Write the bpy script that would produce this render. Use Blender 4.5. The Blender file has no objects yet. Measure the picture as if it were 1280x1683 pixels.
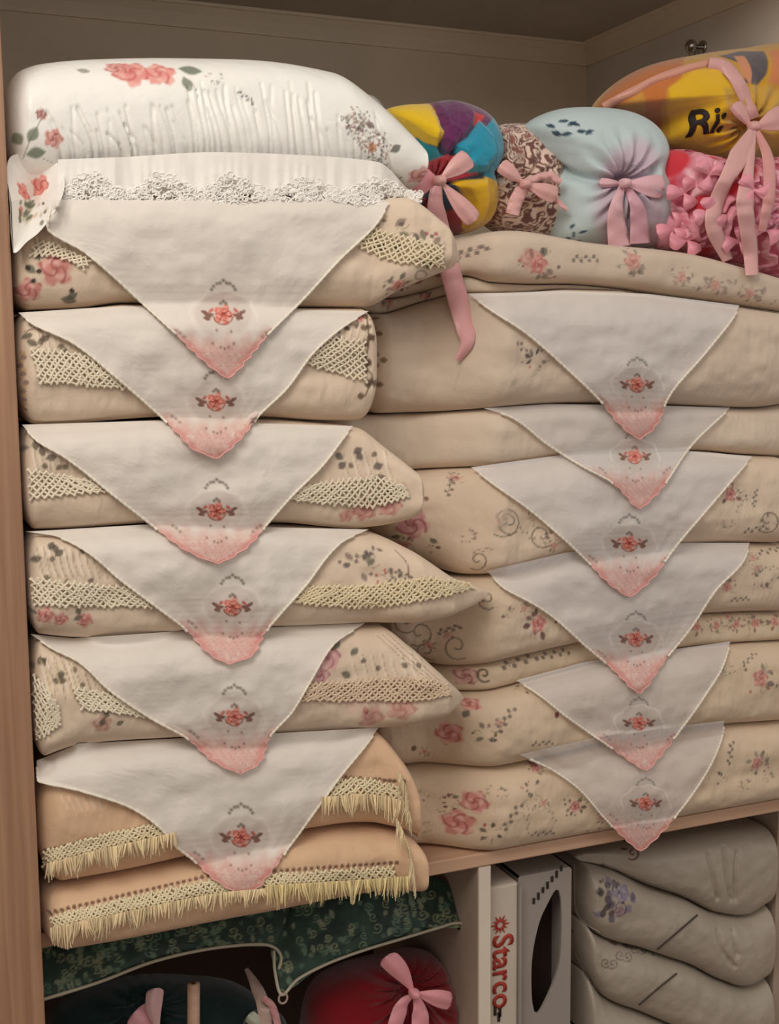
import bpy, math, random
import numpy as np
from mathutils import Matrix, Vector
from mathutils.bvhtree import BVHTree

# ------------------------------------------------------------ camera
SC = bpy.context.scene
COL = SC.collection
F, PITCH, YAW, ROLL, D, EYE = 2050.0, math.radians(7), math.radians(23), math.radians(.5), 1.5, 1.45
FW = np.array([math.sin(YAW)*math.cos(PITCH), math.cos(YAW)*math.cos(PITCH), -math.sin(PITCH)])
RT0 = np.array([math.cos(YAW), -math.sin(YAW), 0.0])
UP0 = np.cross(RT0, FW)
RT = RT0*math.cos(ROLL) - UP0*math.sin(ROLL)
UP = RT0*math.sin(ROLL) + UP0*math.cos(ROLL)
ORG = np.array([0.0, -D, EYE])
cam_d = bpy.data.cameras.new('camera')
cam = bpy.data.objects.new('camera', cam_d); COL.objects.link(cam)
m = Matrix.Identity(4)
for r in range(3):
    m[r][0], m[r][1], m[r][2], m[r][3] = RT[r], UP[r], -FW[r], ORG[r]
cam.matrix_world = m
cam_d.sensor_fit = 'HORIZONTAL'; cam_d.sensor_width = 36.0; cam_d.lens = 36.0*F/1280.0
cam_d.clip_start = .02
SC.camera = cam

# ------------------------------------------------------------ light and exposure
w = bpy.data.worlds.new('room_light'); SC.world = w; w.use_nodes = True
w.node_tree.nodes['Background'].inputs[0].default_value = (1.0, .90, .80, 1)
w.node_tree.nodes['Background'].inputs[1].default_value = .52
def area(name, loc, target, size, power, color):
    l = bpy.data.lights.new(name, 'AREA'); l.shape = 'RECTANGLE'; l.size, l.size_y = size
    l.energy = power; l.color = color
    o = bpy.data.objects.new(name, l); COL.objects.link(o); o.location = loc
    o.rotation_euler = (Vector(target)-Vector(loc)).to_track_quat('-Z', 'Y').to_euler()
area('room_lamp', (-.42, -1.3, 2.6), (.25, 0, 1.4), (1.0, .8), 21, (1.0, .94, .86))
area('window_daylight', (2.3, -2.0, 1.9), (1.0, 0, 1.2), (.7, 1.2), 4, (.80, .88, 1.0))
SC.view_settings.view_transform = 'Standard'; SC.view_settings.look = 'None'
SC.view_settings.exposure = 0.0; SC.view_settings.gamma = 1.0; SC.view_settings.use_curve_mapping = False

# ------------------------------------------------------------ geometry helpers
def rdir(u, v):
    return FW + (u-640.0)/F*RT - (v-841.5)/F*UP
def at(u, v, y=0.0):
    d = rdir(u, v); return ORG + d*((y+D)/d[1])
def atx(u, v, x):
    d = rdir(u, v); return ORG + d*(x/d[0])
def at_arr(U, V, Y):
    d = FW[None]+((U.ravel()-640)/F)[:, None]*RT[None]-((V.ravel()-841.5)/F)[:, None]*UP[None]
    return (ORG[None]+d*((Y.ravel()+D)/d[:, 1])[:, None]).reshape(U.shape+(3,))
def S(u):                                    # metres per photo pixel on the shelf front
    a = at(u, 800); b = at(u, 801); return abs(a[2]-b[2])
def lin(c):
    c = np.asarray(c, float)/255.0
    return np.where(c <= .04045, c/12.92, ((c+.055)/1.055)**2.4)
rs = np.random.RandomState(7)
NT = rs.rand(256, 256)
def noise(x, y):
    xi = np.floor(x).astype(int); yi = np.floor(y).astype(int); fx = x-xi; fy = y-yi
    fx = fx*fx*(3-2*fx); fy = fy*fy*(3-2*fy)
    g = lambda a, b: NT[a & 255, b & 255]
    return (g(xi, yi)*(1-fx)+g(xi+1, yi)*fx)*(1-fy)+(g(xi, yi+1)*(1-fx)+g(xi+1, yi+1)*fx)*fy-.5
def fbm(x, y, n=3):
    r = 0
    for k in range(n): r = r+noise(x*2**k+17*k, y*2**k+31*k)/2**k
    return r
def smooth_interp(x, xp, fp):
    """monotone-ish smooth interpolation through points (Catmull-Rom in the parameter)"""
    xp = np.asarray(xp, float); fp = np.asarray(fp, float)
    n = len(xp)
    if n == 2: return np.interp(x, xp, fp)
    h = np.diff(xp); dlt = np.diff(fp)/h
    mm = np.zeros(n); mm[0] = dlt[0]; mm[-1] = dlt[-1]
    for i in range(1, n-1):
        mm[i] = 0 if dlt[i-1]*dlt[i] <= 0 else 2*dlt[i-1]*dlt[i]/(dlt[i-1]+dlt[i])
    x = np.clip(x, xp[0], xp[-1]); i = np.clip(np.searchsorted(xp, x)-1, 0, n-2)
    t = (x-xp[i])/h[i]
    return ((2*t**3-3*t**2+1)*fp[i]+(t**3-2*t**2+t)*h[i]*mm[i]+(-2*t**3+3*t**2)*fp[i+1]+(t**3-t**2)*h[i]*mm[i+1])
def curve_pts(pts, n, closed=False):
    """smooth resample of a polyline, Catmull-Rom"""
    p = np.array(pts, float); m_ = len(p)
    if closed: q = np.vstack([p[-1], p, p[0], p[1]]); seg = m_
    else: q = np.vstack([2*p[0]-p[1], p, 2*p[-1]-p[-2]]); seg = m_-1
    L = np.array([np.linalg.norm(q[i+2]-q[i+1]) for i in range(seg)])+1e-9
    c = np.concatenate([[0], np.cumsum(L)])
    t = np.linspace(0, c[-1], n, endpoint=not closed)
    i = np.clip(np.searchsorted(c, t, side='right')-1, 0, seg-1); f = ((t-c[i])/L[i])[:, None]
    a, b, c_, d = q[i], q[i+1], q[i+2], q[i+3]
    return .5*((2*b)+(-a+c_)*f+(2*a-5*b+4*c_-d)*f**2+(-a+3*b-3*c_+d)*f**3)

def mesh_np(name, V, Fq, col=None, smooth=True):
    me = bpy.data.meshes.new(name)
    V = np.asarray(V, np.float32).reshape(-1, 3); Fq = np.asarray(Fq, np.int32); k = Fq.shape[1]
    me.vertices.add(len(V)); me.vertices.foreach_set('co', V.ravel())
    me.loops.add(Fq.size); me.loops.foreach_set('vertex_index', Fq.ravel())
    me.polygons.add(len(Fq)); me.polygons.foreach_set('loop_start', np.arange(0, Fq.size, k, dtype=np.int32))
    me.update(calc_edges=True)
    me.polygons.foreach_set('use_smooth', np.full(len(Fq), smooth))
    if col is not None:
        a = me.color_attributes.new('dye', 'FLOAT_COLOR', 'POINT')
        a.data.foreach_set('color', np.asarray(col, np.float32).reshape(-1, 4).ravel())
    me.update(); return me
def link(name, me, mat=None, parent=None):
    o = bpy.data.objects.new(name, me); COL.objects.link(o)
    if mat: me.materials.append(mat)
    if parent is not None: o.parent = parent
    return o
def tag(o, label=None, cat=None, group=None, kind=None):
    if label: o['label'] = label
    if cat: o['category'] = cat
    if group: o['group'] = group
    if kind: o['kind'] = kind
    return o
def empty(name):
    o = bpy.data.objects.new(name, None); COL.objects.link(o); o.empty_display_size = .05; return o
def grid_faces(ni, nj, wrap=False):
    i = np.arange(ni-1)[:, None]; j = np.arange(nj if wrap else nj-1)[None]
    j2 = (j+1) % nj
    return np.stack([i*nj+j, i*nj+j2, (i+1)*nj+j2, (i+1)*nj+j], -1).reshape(-1, 4)
def grid_normals(P, wrap):
    di = np.gradient(P, axis=0)
    if wrap: dj = (np.roll(P, -1, 1)-np.roll(P, 1, 1))
    else: dj = np.gradient(P, axis=1)
    n = np.cross(di, dj); return n/(np.linalg.norm(n, axis=-1, keepdims=True)+1e-12)
def tri_of(Fq): return np.vstack([Fq[:, [0, 1, 2]], Fq[:, [0, 2, 3]]])
class Soup:
    """collects pieces into ONE mesh"""
    def __init__(s): s.v = []; s.f = []; s.c = []; s.n = 0
    def add(s, V, Fq, c=(1, 1, 1, 1)):
        V = np.asarray(V, float).reshape(-1, 3); s.v.append(V); s.f.append(np.asarray(Fq)+s.n); s.n += len(V)
        c = np.asarray(c, float)
        if c.ndim == 1: c = np.tile(np.append(c[:3], c[3] if len(c) > 3 else 1), (len(V), 1))
        s.c.append(c)
    def tube(s, P, r, c=(1, 1, 1), k=6):
        P = np.asarray(P, float); n = len(P); r = np.broadcast_to(r, (n,))
        T = np.gradient(P, axis=0); T /= np.linalg.norm(T, axis=1, keepdims=True)+1e-12
        A = np.cross(T, [0, 1, .03]); l = np.linalg.norm(A, axis=1, keepdims=True)
        A = np.where(l > 1e-3, A/(l+1e-9), [1, 0, 0]); B = np.cross(T, A)
        a = np.arange(k)*2*math.pi/k
        V = P[:, None]+r[:, None, None]*(np.cos(a)[None, :, None]*A[:, None]+np.sin(a)[None, :, None]*B[:, None])
        s.add(V, grid_faces(n, k, True), c)
    def box(s, lo, hi, c=(1, 1, 1)):
        x0, y0, z0 = lo; x1, y1, z1 = hi
        V = [(x0, y0, z0), (x1, y0, z0), (x1, y1, z0), (x0, y1, z0), (x0, y0, z1), (x1, y0, z1), (x1, y1, z1), (x0, y1, z1)]
        s.add(V, [[0, 3, 2, 1], [4, 5, 6, 7], [0, 1, 5, 4], [1, 2, 6, 5], [2, 3, 7, 6], [3, 0, 4, 7]], c)
    def build(s, name, mat, parent=None, smooth=True):
        me = mesh_np(name, np.vstack(s.v), np.vstack(s.f), np.vstack(s.c), smooth)
        return link(name, me, mat, parent)

class Surf:
    """a grid surface: keeps a BVH for draping and a per-vertex dye for prints"""
    def __init__(s, P, wrap, base):
        s.P = P; s.wrap = wrap; s.c = np.ones(P.shape[:2]+(4,)); s.c[..., :3] = lin(base)
        s.F = grid_faces(P.shape[0], P.shape[1], wrap); s.AB = None; s.rebvh()
    def rebvh(s):
        st = max(1, int(round(s.P.shape[0]/110)))
        s.bvh = BVHTree.FromPolygons(s.P.reshape(-1, 3).tolist(), s.F.tolist())
    def xz(s, u, v):
        d = rdir(u, v); dn = d/np.linalg.norm(d)
        h = s.bvh.ray_cast(Vector(ORG), Vector(dn))
        if h[0] is None:
            p = at(u, v, float(np.median(s.P[..., 1]))-.03)
            if s.AB is None: return np.array([p[0], p[2]])
            F_ = s.P[:s.P.shape[0], :s.nfront] if s.nfront > 0 else s.P[:-s.nfront]
            dd = (F_[..., 0]-p[0])**2+(F_[..., 2]-p[2])**2; k = np.unravel_index(np.argmin(dd), dd.shape)
            return np.array([s.AB[0][k]+p[0]-F_[k][0], s.AB[1][k]+p[2]-F_[k][2]])
        p = np.array(h[0])
        if s.AB is None: return np.array([p[0], p[2]])
        f = s.F[h[2]]; V = s.P.reshape(-1, 3)[f]; w_ = 1/(((V-p)**2).sum(1)+1e-10); w_ /= w_.sum()
        return np.array([s.AB[0].ravel()[f]@w_, s.AB[1].ravel()[f]@w_])
    # --- dyes, in metres along the cloth itself
    def q(s): return s.AB if s.AB is not None else (s.P[..., 0], s.P[..., 2])
    def mix(s, m_, col):
        m_ = np.clip(m_, 0, 1)[..., None]; s.c[..., :3] = s.c[..., :3]*(1-m_)+lin(col)*m_
    def blob(s, u, v, rx, ry, ang, col, a=1., soft=.3, wob=0.):
        k = S(u); c = s.xz(u, v); X, Z = s.q(); dx = X-c[0]; dz = Z-c[1]; ca, sa = math.cos(ang), math.sin(ang)
        e = ((dx*ca+dz*sa)/(rx*k))**2+((-dx*sa+dz*ca)/(ry*k))**2
        e = np.sqrt(e)
        if wob: th = np.arctan2(dz, dx); e = e*(1+wob*np.sin(5*th+u)+wob*.5*np.sin(9*th+v))
        s.mix(a*np.clip((1-e)/soft+.5, 0, 1), col)
    def stroke(s, pts, wpx, col, a=1., smoothn=0):
        if smoothn: pts = curve_pts(pts, smoothn)
        k = S(pts[0][0]); W = [s.xz(*p) for p in pts]; X, Z = s.q(); d = np.full(X.shape, 1e9)
        for p, q_ in zip(W[:-1], W[1:]):
            e = q_-p; L = e@e+1e-12
            t = np.clip(((X-p[0])*e[0]+(Z-p[1])*e[1])/L, 0, 1)
            d = np.minimum(d, np.hypot(X-p[0]-t*e[0], Z-p[1]-t*e[1]))
        s.mix(a*np.clip(1.2-d/(wpx*k*.5), 0, 1), col)
        return d
    def poly(s, pts, col, a=1., soft=2., n=0, raise_=0.):
        if n: pts = curve_pts(pts, n, True)
        W = np.array([s.xz(*p) for p in pts]); k = S(pts[0][0]); X, Z = s.q()
        ins = np.zeros(X.shape, bool); d = np.full(X.shape, 1e9)
        for i in range(len(W)):
            p = W[i]; q_ = W[(i+1) % len(W)]
            c = ((p[1] > Z) != (q_[1] > Z)) & (X < (q_[0]-p[0])*(Z-p[1])/(q_[1]-p[1]+1e-12)+p[0]); ins ^= c
            e = q_-p; t = np.clip(((X-p[0])*e[0]+(Z-p[1])*e[1])/(e@e+1e-12), 0, 1)
            d = np.minimum(d, np.hypot(X-p[0]-t*e[0], Z-p[1]-t*e[1]))
        sd = np.where(ins, d, -d)/k
        s.mix(a*np.clip(sd/soft+.5, 0, 1), col)
        if raise_:
            s.P[..., 1] -= raise_*np.clip(sd/9., -.2, 1)
    def rose(s, u, v, r, c1=(205, 128, 122), c2=(150, 62, 66), c3=(232, 190, 176), a=.85):
        k = S(u)*r; c = s.xz(u, v); X, Z = s.q(); dx = (X-c[0])/k; dz = (Z-c[1])/k
        rr = np.hypot(dx, dz); th = np.arctan2(dz, dx)
        edge = 1+.13*np.cos(5*th+u)+.05*np.cos(11*th)
        m_ = np.clip((edge-rr)/.18, 0, 1)*a
        s.mix(m_, c1)
        s.mix(m_*np.clip(np.sin(rr*7-th*2+v)*1.2, 0, 1)*.75, c3)
        s.mix(m_*np.clip(np.sin(rr*9+th*3+u)*2-1, 0, 1)*.8, c2)
        s.mix(m_*np.clip(1-rr/.33, 0, 1)*.9, c2)
    def leaf(s, u, v, L, ang, col=(90, 92, 78), wd=.33, a=.85):
        k = S(u); c = s.xz(u, v); X, Z = s.q(); dx = X-c[0]; dz = Z-c[1]; ca, sa = math.cos(ang), math.sin(ang)
        p = (dx*ca+dz*sa)/(L*k); q_ = (-dx*sa+dz*ca)/(L*k*wd)
        m_ = ((p > 0) & (p < 1))*np.clip((np.sin(np.pi*np.clip(p, 0, 1))-np.abs(q_))*3, 0, 1)
        s.mix(m_*a, col)
    def scroll(s, u, v, r, sg=1, col=(104, 92, 80), wpx=3.0, a=.9):
        pts = [(u+sg*r*(.15+.85*t)*math.cos(7.5*t+1), v+r*(.15+.85*t)*math.sin(7.5*t+1)) for t in np.linspace(0, 1, 16)]
        s.stroke(pts, wpx, col, a)
    def cluster(s, u, v, r, seed=0, pink=True, a=.85, dark=(96, 84, 80)):
        g = random.Random(seed)
        for i in range(6):
            t = g.uniform(0, 6.28); s.leaf(u+r*.6*math.cos(t), v-r*.6*math.sin(t), r*.9*g.uniform(.7, 1.1), t+g.uniform(-.5, .5), g.choice([dark, (118, 116, 98), (140, 120, 112)]), .3, a)
        if pink: s.rose(u, v, r*.75, a=a)
        for i in range(5):
            t = g.uniform(0, 6.28); q_ = r*g.uniform(1.0, 1.7)
            s.blob(u+q_*math.cos(t), v+q_*math.sin(t)*.8, r*.14, r*.14, 0, g.choice([dark, (176, 92, 92)]), a)
        for i in range(2):
            t = g.uniform(0, 6.28); s.stroke([(u+r*.6*math.cos(t), v+r*.6*math.sin(t)), (u+r*1.2*math.cos(t+.3), v+r*1.1*math.sin(t+.3)), (u+r*1.6*math.cos(t+.1), v+r*1.3*math.sin(t+.1))], 1.8, (132, 126, 108), a*.8, 7)
    def sprig(s, u, v, r, ang=0., col=(104, 92, 88), n=7, a=.8, seed=1):
        g = random.Random(seed); ca, sa = math.cos(ang), math.sin(ang)
        s.stroke([(u-r*ca, v+r*sa), (u, v-2), (u+r*ca, v-r*sa)], 1.6, col, a*.7)
        for i in range(n):
            t = -1+2*i/(n-1); x = u+r*t*ca; y = v-r*t*sa
            s.leaf(x, y, r*.42, ang+(1 if i % 2 else -1)*g.uniform(.6, 1.2), col, .42, a)
    def crease(s, pts, wpx, depth, n=14):
        if n: pts = curve_pts(pts, n)
        k = S(pts[0][0]); W = [s.xz(*p) for p in pts]; X, Z = s.q(); d = np.full(X.shape, 1e9)
        for p, q_ in zip(W[:-1], W[1:]):
            e = q_-p; t = np.clip(((X-p[0])*e[0]+(Z-p[1])*e[1])/(e@e+1e-12), 0, 1)
            d = np.minimum(d, np.hypot(X-p[0]-t*e[0], Z-p[1]-t*e[1]))
        s.P = s.P-grid_normals(s.P, s.wrap)*(s.sg*depth*np.exp(-(d/(wpx*k))**2))[..., None]
    def radial(s, u, v, k, depth, rpx, ph=0.):
        c = s.xz(u, v); X, Z = s.q(); dx = X-c[0]; dz = Z-c[1]; r = np.hypot(dx, dz)/(rpx*S(u)); th = np.arctan2(dz, dx)
        fall = np.clip(1-r, 0, 1)*np.clip(r*5, .0, 1)
        s.P[..., 1] += depth*fall*np.cos(k*th+ph+3*noise(r*2+5, th))+depth*2.2*np.exp(-(r*4)**2)
    sg = 1; nfront = 0; xlo = -9; xhi = 9
    def relief(s, amp, sc, seed=0, stretch=(1, 1)):
        X, Z = s.q(); n = grid_normals(s.P, s.wrap)*s.sg; s.P[..., 1] += n[..., 1]*np.abs(n[..., 1])*amp*fbm(X*sc*stretch[0]+seed*7.3, Z*sc*stretch[1]+seed*3.1)
    def mesh(s, name):
        if s.wrap: s.P[..., 0] = np.clip(s.P[..., 0], s.xlo, s.xhi)
        return mesh_np(name, s.P, s.F, s.c)
    def obj(s, name, mat, parent=None):
        s.rebvh(); s.o = link(name, s.mesh(name), mat, parent); return s.o

def loft(top, bot, yf, base, depth=.36, bulge=.05, ns=330, nf=100, power=3.3, yfront=None, rend=.03, backcap=7, over=None, corner=None, xmax=None, zmin=None):
    """stuffed textile lying on the shelf: outline given along its upper and lower seam"""
    T = np.array([at(u, v, yf) for u, v in top]); B = np.array([at(u, v, yf) for u, v in bot])
    if top[0][0] < 100: T[0, 0] = B[0, 0] = XP+.0015
    x0 = max(T[0, 0], B[0, 0]) if abs(T[0, 0]-B[0, 0]) < .02 else min(T[0, 0], B[0, 0])
    x1 = min(T[-1, 0], B[-1, 0]) if abs(T[-1, 0]-B[-1, 0]) < .02 else max(T[-1, 0], B[-1, 0])
    x1 = min(x1, xmax or XW-.002)
    e = np.linspace(0, 1, ns); X = x0+(x1-x0)*(.5-.5*np.cos(np.pi*e)*(.25)-.5*(.75)*(1-2*e))
    zt = smooth_interp(X, T[:, 0], T[:, 2]); zb = smooth_interp(X, B[:, 0], B[:, 2])
    if over is not None:
        ox = over.X; ins = (X >= ox[0]) & (X <= ox[-1]); zt = np.where(ins, np.minimum(zt, np.interp(X, ox, over.zb)-.0008), zt); zb = np.minimum(zb, zt-.003)
    if zmin is not None: zb = np.maximum(zb, zmin)
    dl = np.clip((X-x0)/rend, 0, 1); dr = np.clip((x1-X)/rend, 0, 1)
    cap = lambda t: np.sqrt(np.clip(1-(1-t)**2, 0, 1))
    k = np.minimum(cap(dl), cap(dr)); k = np.maximum(k, .02)
    zc = (zt+zb)/2; h = np.maximum((zt-zb)/2, .0015)*k
    yo = np.zeros(ns)
    if yfront: yo = smooth_interp(X, [at(u, 800, yf)[0] for u, _ in yfront], [y for _, y in yfront])
    a = bulge*np.maximum(k, .12)*np.clip(h/.03, .25, 1)
    # section: front half superellipse then flat run to the back
    t = np.linspace(-math.pi/2, math.pi/2, 2001)
    cy = np.abs(np.cos(t))**(2/power); sz = np.sign(np.sin(t))*np.abs(np.sin(t))**(2/power)
    al = np.concatenate([[0], np.cumsum(np.hypot(np.diff(cy)*bulge, np.diff(sz)*np.median(h)))]); ai = np.linspace(0, al[-1], nf)
    cy = np.interp(ai, al, cy); sz = np.interp(ai, al, sz)
    fy = (1-cy)                     # 0 front, 1 at seam
    P = np.zeros((ns, nf+backcap, 3))
    P[:, :nf, 0] = X[:, None]; P[:, :nf, 1] = yf+yo[:, None]-a[:, None]*(1-fy)[None]
    P[:, :nf, 2] = zc[:, None]+h[:, None]*sz[None]
    dk = depth*(.55+.45*k)
    if corner:
        q = np.clip((X-at(corner-60, 800, yf)[0])/(at(corner, 800, yf)[0]-at(corner-60, 800, yf)[0]), 0, 1); q = q*q*(3-2*q); dk = dk*(1-q)+.045*q
        P[:, :, 1] -= .022*(q*np.clip((X-at(corner-20, 800, yf)[0])/.05, 0, 1))[:, None]
    tb = np.linspace(math.pi/2, -math.pi/2, backcap+2)[1:-1]
    P[:, nf:, 0] = X[:, None]; P[:, nf:, 1] = yf+yo[:, None]+dk[:, None]*(.8+.2*np.cos(tb))[None]
    P[:, nf:, 2] = zc[:, None]+h[:, None]*.97*np.sin(tb)[None]
    # arched cross-run so that thick textiles taper towards the back a touch
    s = Surf(P, True, base); s.sg = 1; s.X = X; s.zb = zc-h; s.xlo = XP+.001; s.xhi = XW-.001; s.nfront = nf
    seg = np.hypot(np.diff(P[..., 1], axis=1), np.diff(P[..., 2], axis=1)); W = np.concatenate([np.zeros((ns, 1)), np.cumsum(seg, 1)], 1)
    s.AB = (np.repeat(X[:, None], nf+backcap, 1), W-W[:, nf//2][:, None]+zc[:, None])
    n = grid_normals(P, True)
    if n[ns//2, nf//2, 1] > 0: s.sg = -1
    return s

def inflate(outline, y0, bulge, base, nr=46, nth=200, tilt=0., v0=0., back=None, power=2.2, centre=None, n=None, rim=None):
    """a plump closed form whose rim follows an outline; rim at depth y0 (+tilt upwards)"""
    O = curve_pts(outline, nth, True)
    Y = y0+tilt*(v0-O[:, 1])
    if rim: Y = Y+rim(O[:, 0], O[:, 1])
    R = at_arr(O[:, 0], O[:, 1], Y)
    c = R.mean(0) if centre is None else at(*centre, y0+tilt*(v0-centre[1]))
    back = bulge if back is None else back
    rho = np.sin(np.linspace(0, math.pi/2, nr))
    Pf = np.zeros((2*nr-1, nth, 3))
    for i, r in enumerate(rho):
        d = (1-r**power)**(1/power)
        Pf[i] = c+(R-c)*r; Pf[i, :, 1] -= bulge*d
        Pf[2*nr-2-i] = c+(R-c)*r; Pf[2*nr-2-i, :, 1] += back*d
    Pf[0, :] = Pf[0].mean(0)+(R-c)*.002
    Pf[-1, :] = Pf[-1].mean(0)+(R-c)*.002
    s = Surf(Pf, True, base); s.xlo = XP+.001; s.xhi = XW-.001; s.nfront = -(nr-1)
    seg = np.linalg.norm(np.diff(Pf, axis=0), axis=2); W = np.concatenate([np.zeros((1, nth)), np.cumsum(seg, 0)], 0)
    dr = (R-c)[:, [0, 2]]; dr = dr/(np.linalg.norm(dr, axis=1, keepdims=True)+1e-9)
    s.AB = (c[0]+W*dr[:, 0][None], c[2]+W*dr[:, 1][None]); nn = grid_normals(Pf, True); s.sg = 1 if nn[nr//2, 0, 1] < 0 else -1
    return s

def hit(u, v, surfs, default=.0):
    d = rdir(u, v); dn = Vector(d/np.linalg.norm(d)); best = None
    for s in surfs:
        h = s.bvh.ray_cast(Vector(ORG), dn)
        if h[0] is not None and (best is None or h[3] < best[1]): best = (h[0], h[3])
    return best[0][1] if best else default
def drape_path(pts, surfs, n=24, off=.004, slack=.25):
    p = curve_pts(pts, n); y = np.array([hit(u, v, surfs, 9) for u, v in p])
    if (y > 8).all(): y[:] = 0
    y = np.where(y > 8, np.interp(np.arange(n), np.where(y < 8)[0], y[y < 8]) if (y < 8).any() else 0, y)-off
    raw = y.copy()
    z = np.array([at(u, v, 0)[2] for u, v in p]); x = np.array([at(u, v, 0)[0] for u, v in p])
    st = np.hypot(np.diff(z), np.diff(x))*slack
    for i in range(1, n): y[i] = min(y[i], y[i-1]+st[i-1])
    for i in range(n-2, -1, -1): y[i] = min(y[i], y[i+1]+st[i]*1.5)
    y2 = np.convolve(np.pad(y, 1, 'edge'), [.25, .5, .25], 'valid')
    y = np.minimum(y2, raw)
    return at_arr(p[:, 0], p[:, 1], y), p

# ------------------------------------------------------------ materials
def newmat(name):
    mt = bpy.data.materials.new(name); mt.use_nodes = True; nt = mt.node_tree
    return mt, nt, nt.nodes['Principled BSDF']
def cloth_mat(name, rough=.85, weave=2200., bump=.12, mottled=.07, sheen=.15, alpha=False, spec=.3, scale2=14.):
    mt, nt, b = newmat(name); N = nt.nodes.new; L = nt.links.new
    a = N('ShaderNodeAttribute'); a.attribute_name = 'dye'
    tc = N('ShaderNodeTexCoord')
    n1 = N('ShaderNodeTexNoise'); n1.inputs['Scale'].default_value = scale2; n1.inputs['Detail'].default_value = 4
    L(tc.outputs['Object'], n1.inputs['Vector'])
    r = N('ShaderNodeMapRange'); r.inputs[3].default_value = 1-mottled; r.inputs[4].default_value = 1+mottled
    L(n1.outputs['Fac'], r.inputs[0])
    mx = N('ShaderNodeVectorMath'); mx.operation = 'SCALE'; L(a.outputs['Color'], mx.inputs[0]); L(r.outputs[0], mx.inputs['Scale'])
    L(mx.outputs[0], b.inputs['Base Color'])
    n2 = N('ShaderNodeTexNoise'); n2.inputs['Scale'].default_value = weave; L(tc.outputs['Object'], n2.inputs['Vector'])
    n3 = N('ShaderNodeTexNoise'); n3.inputs['Scale'].default_value = 55; n3.inputs['Detail'].default_value = 3; n3.inputs['Distortion'].default_value = .6
    L(tc.outputs['Object'], n3.inputs['Vector'])
    bp = N('ShaderNodeBump'); bp.inputs['Strength'].default_value = bump; bp.inputs['Distance'].default_value = .001
    L(n2.outputs['Fac'], bp.inputs['Height'])
    bp2 = N('ShaderNodeBump'); bp2.inputs['Strength'].default_value = .35; bp2.inputs['Distance'].default_value = .003
    L(n3.outputs['Fac'], bp2.inputs['Height']); L(bp.outputs[0], bp2.inputs['Normal'])
    L(bp2.outputs[0], b.inputs['Normal'])
    b.inputs['Roughness'].default_value = rough; b.inputs['Specular IOR Level'].default_value = spec
    b.inputs['Sheen Weight'].default_value = sheen
    if alpha: L(a.outputs['Alpha'], b.inputs['Alpha'])
    return mt
M_COTTON = cloth_mat('cotton_fabric')
M_SATIN = cloth_mat('satin_fabric', rough=.42, bump=.04, sheen=.05, spec=.45, mottled=.03)
M_SHEER = cloth_mat('sheer_organza', rough=.6, bump=.08, alpha=True, mottled=.05, scale2=30)
M_THREAD = cloth_mat('thread', rough=.8, bump=.3, mottled=.12, scale2=300)
M_PLUSH = cloth_mat('plush_fleece', rough=.95, weave=900, bump=.6, sheen=.5)
M_RIBBON = cloth_mat('ribbon_satin', rough=.38, bump=.03, spec=.5, mottled=.03)
M_BROCADE = cloth_mat('brocade', rough=.5, bump=.3, spec=.4, sheen=.1)
M_PRINT = cloth_mat('printed_card', rough=.55, bump=.03, mottled=.04, sheen=0)
def wood_mat(name, c1, c2, rough=.45, axis='Z'):
    mt, nt, b = newmat(name); N = nt.nodes.new; L = nt.links.new
    tc = N('ShaderNodeTexCoord'); mp = N('ShaderNodeMapping')
    mp.inputs['Scale'].default_value = (60, 60, 1.6) if axis == 'Z' else (1.6, 60, 60)
    L(tc.outputs['Object'], mp.inputs[0])
    n = N('ShaderNodeTexNoise'); n.inputs['Scale'].default_value = 1.5; n.inputs['Detail'].default_value = 6; n.inputs['Distortion'].default_value = .4
    L(mp.outputs[0], n.inputs['Vector'])
    cr = N('ShaderNodeValToRGB'); cr.color_ramp.elements[0].position = .3; cr.color_ramp.elements[1].position = .7
    cr.color_ramp.elements[0].color = (*lin(c1), 1); cr.color_ramp.elements[1].color = (*lin(c2), 1)
    L(n.outputs['Fac'], cr.inputs[0]); L(cr.outputs[0], b.inputs['Base Color'])
    bp = N('ShaderNodeBump'); bp.inputs['Strength'].default_value = .08; bp.inputs['Distance'].default_value = .001
    L(n.outputs['Fac'], bp.inputs['Height']); L(bp.outputs[0], b.inputs['Normal'])
    b.inputs['Roughness'].default_value = rough; return mt
def paint_mat(name, c, rough=.7, var=.06, scale=6., metal=0.):
    mt, nt, b = newmat(name); N = nt.nodes.new; L = nt.links.new
    tc = N('ShaderNodeTexCoord'); n = N('ShaderNodeTexNoise'); n.inputs['Scale'].default_value = scale; n.inputs['Detail'].default_value = 5
    L(tc.outputs['Object'], n.inputs['Vector'])
    cr = N('ShaderNodeValToRGB'); l = lin(c)
    cr.color_ramp.elements[0].position = .3; cr.color_ramp.elements[1].position = .7
    cr.color_ramp.elements[0].color = (*np.clip(l*(1-var), 0, 1), 1); cr.color_ramp.elements[1].color = (*np.clip(l*(1+var), 0, 1), 1)
    L(n.outputs['Fac'], cr.inputs[0]); L(cr.outputs[0], b.inputs['Base Color'])
    b.inputs['Roughness'].default_value = rough; b.inputs['Metallic'].default_value = metal
    bp = N('ShaderNodeBump'); bp.inputs['Strength'].default_value = .05; bp.inputs['Distance'].default_value = .001
    n2 = N('ShaderNodeTexNoise'); n2.inputs['Scale'].default_value = 250; L(tc.outputs['Object'], n2.inputs['Vector'])
    L(n2.outputs['Fac'], bp.inputs['Height']); L(bp.outputs[0], b.inputs['Normal'])
    return mt
M_WALL = paint_mat('wall_paint', (232, 216, 192)); M_CEIL = paint_mat('ceiling_paint', (190, 178, 168))
M_WALL_R = paint_mat('right_wall_paint', (230, 220, 208))
M_TRIM = paint_mat('trim_paint', (238, 222, 198))
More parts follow.
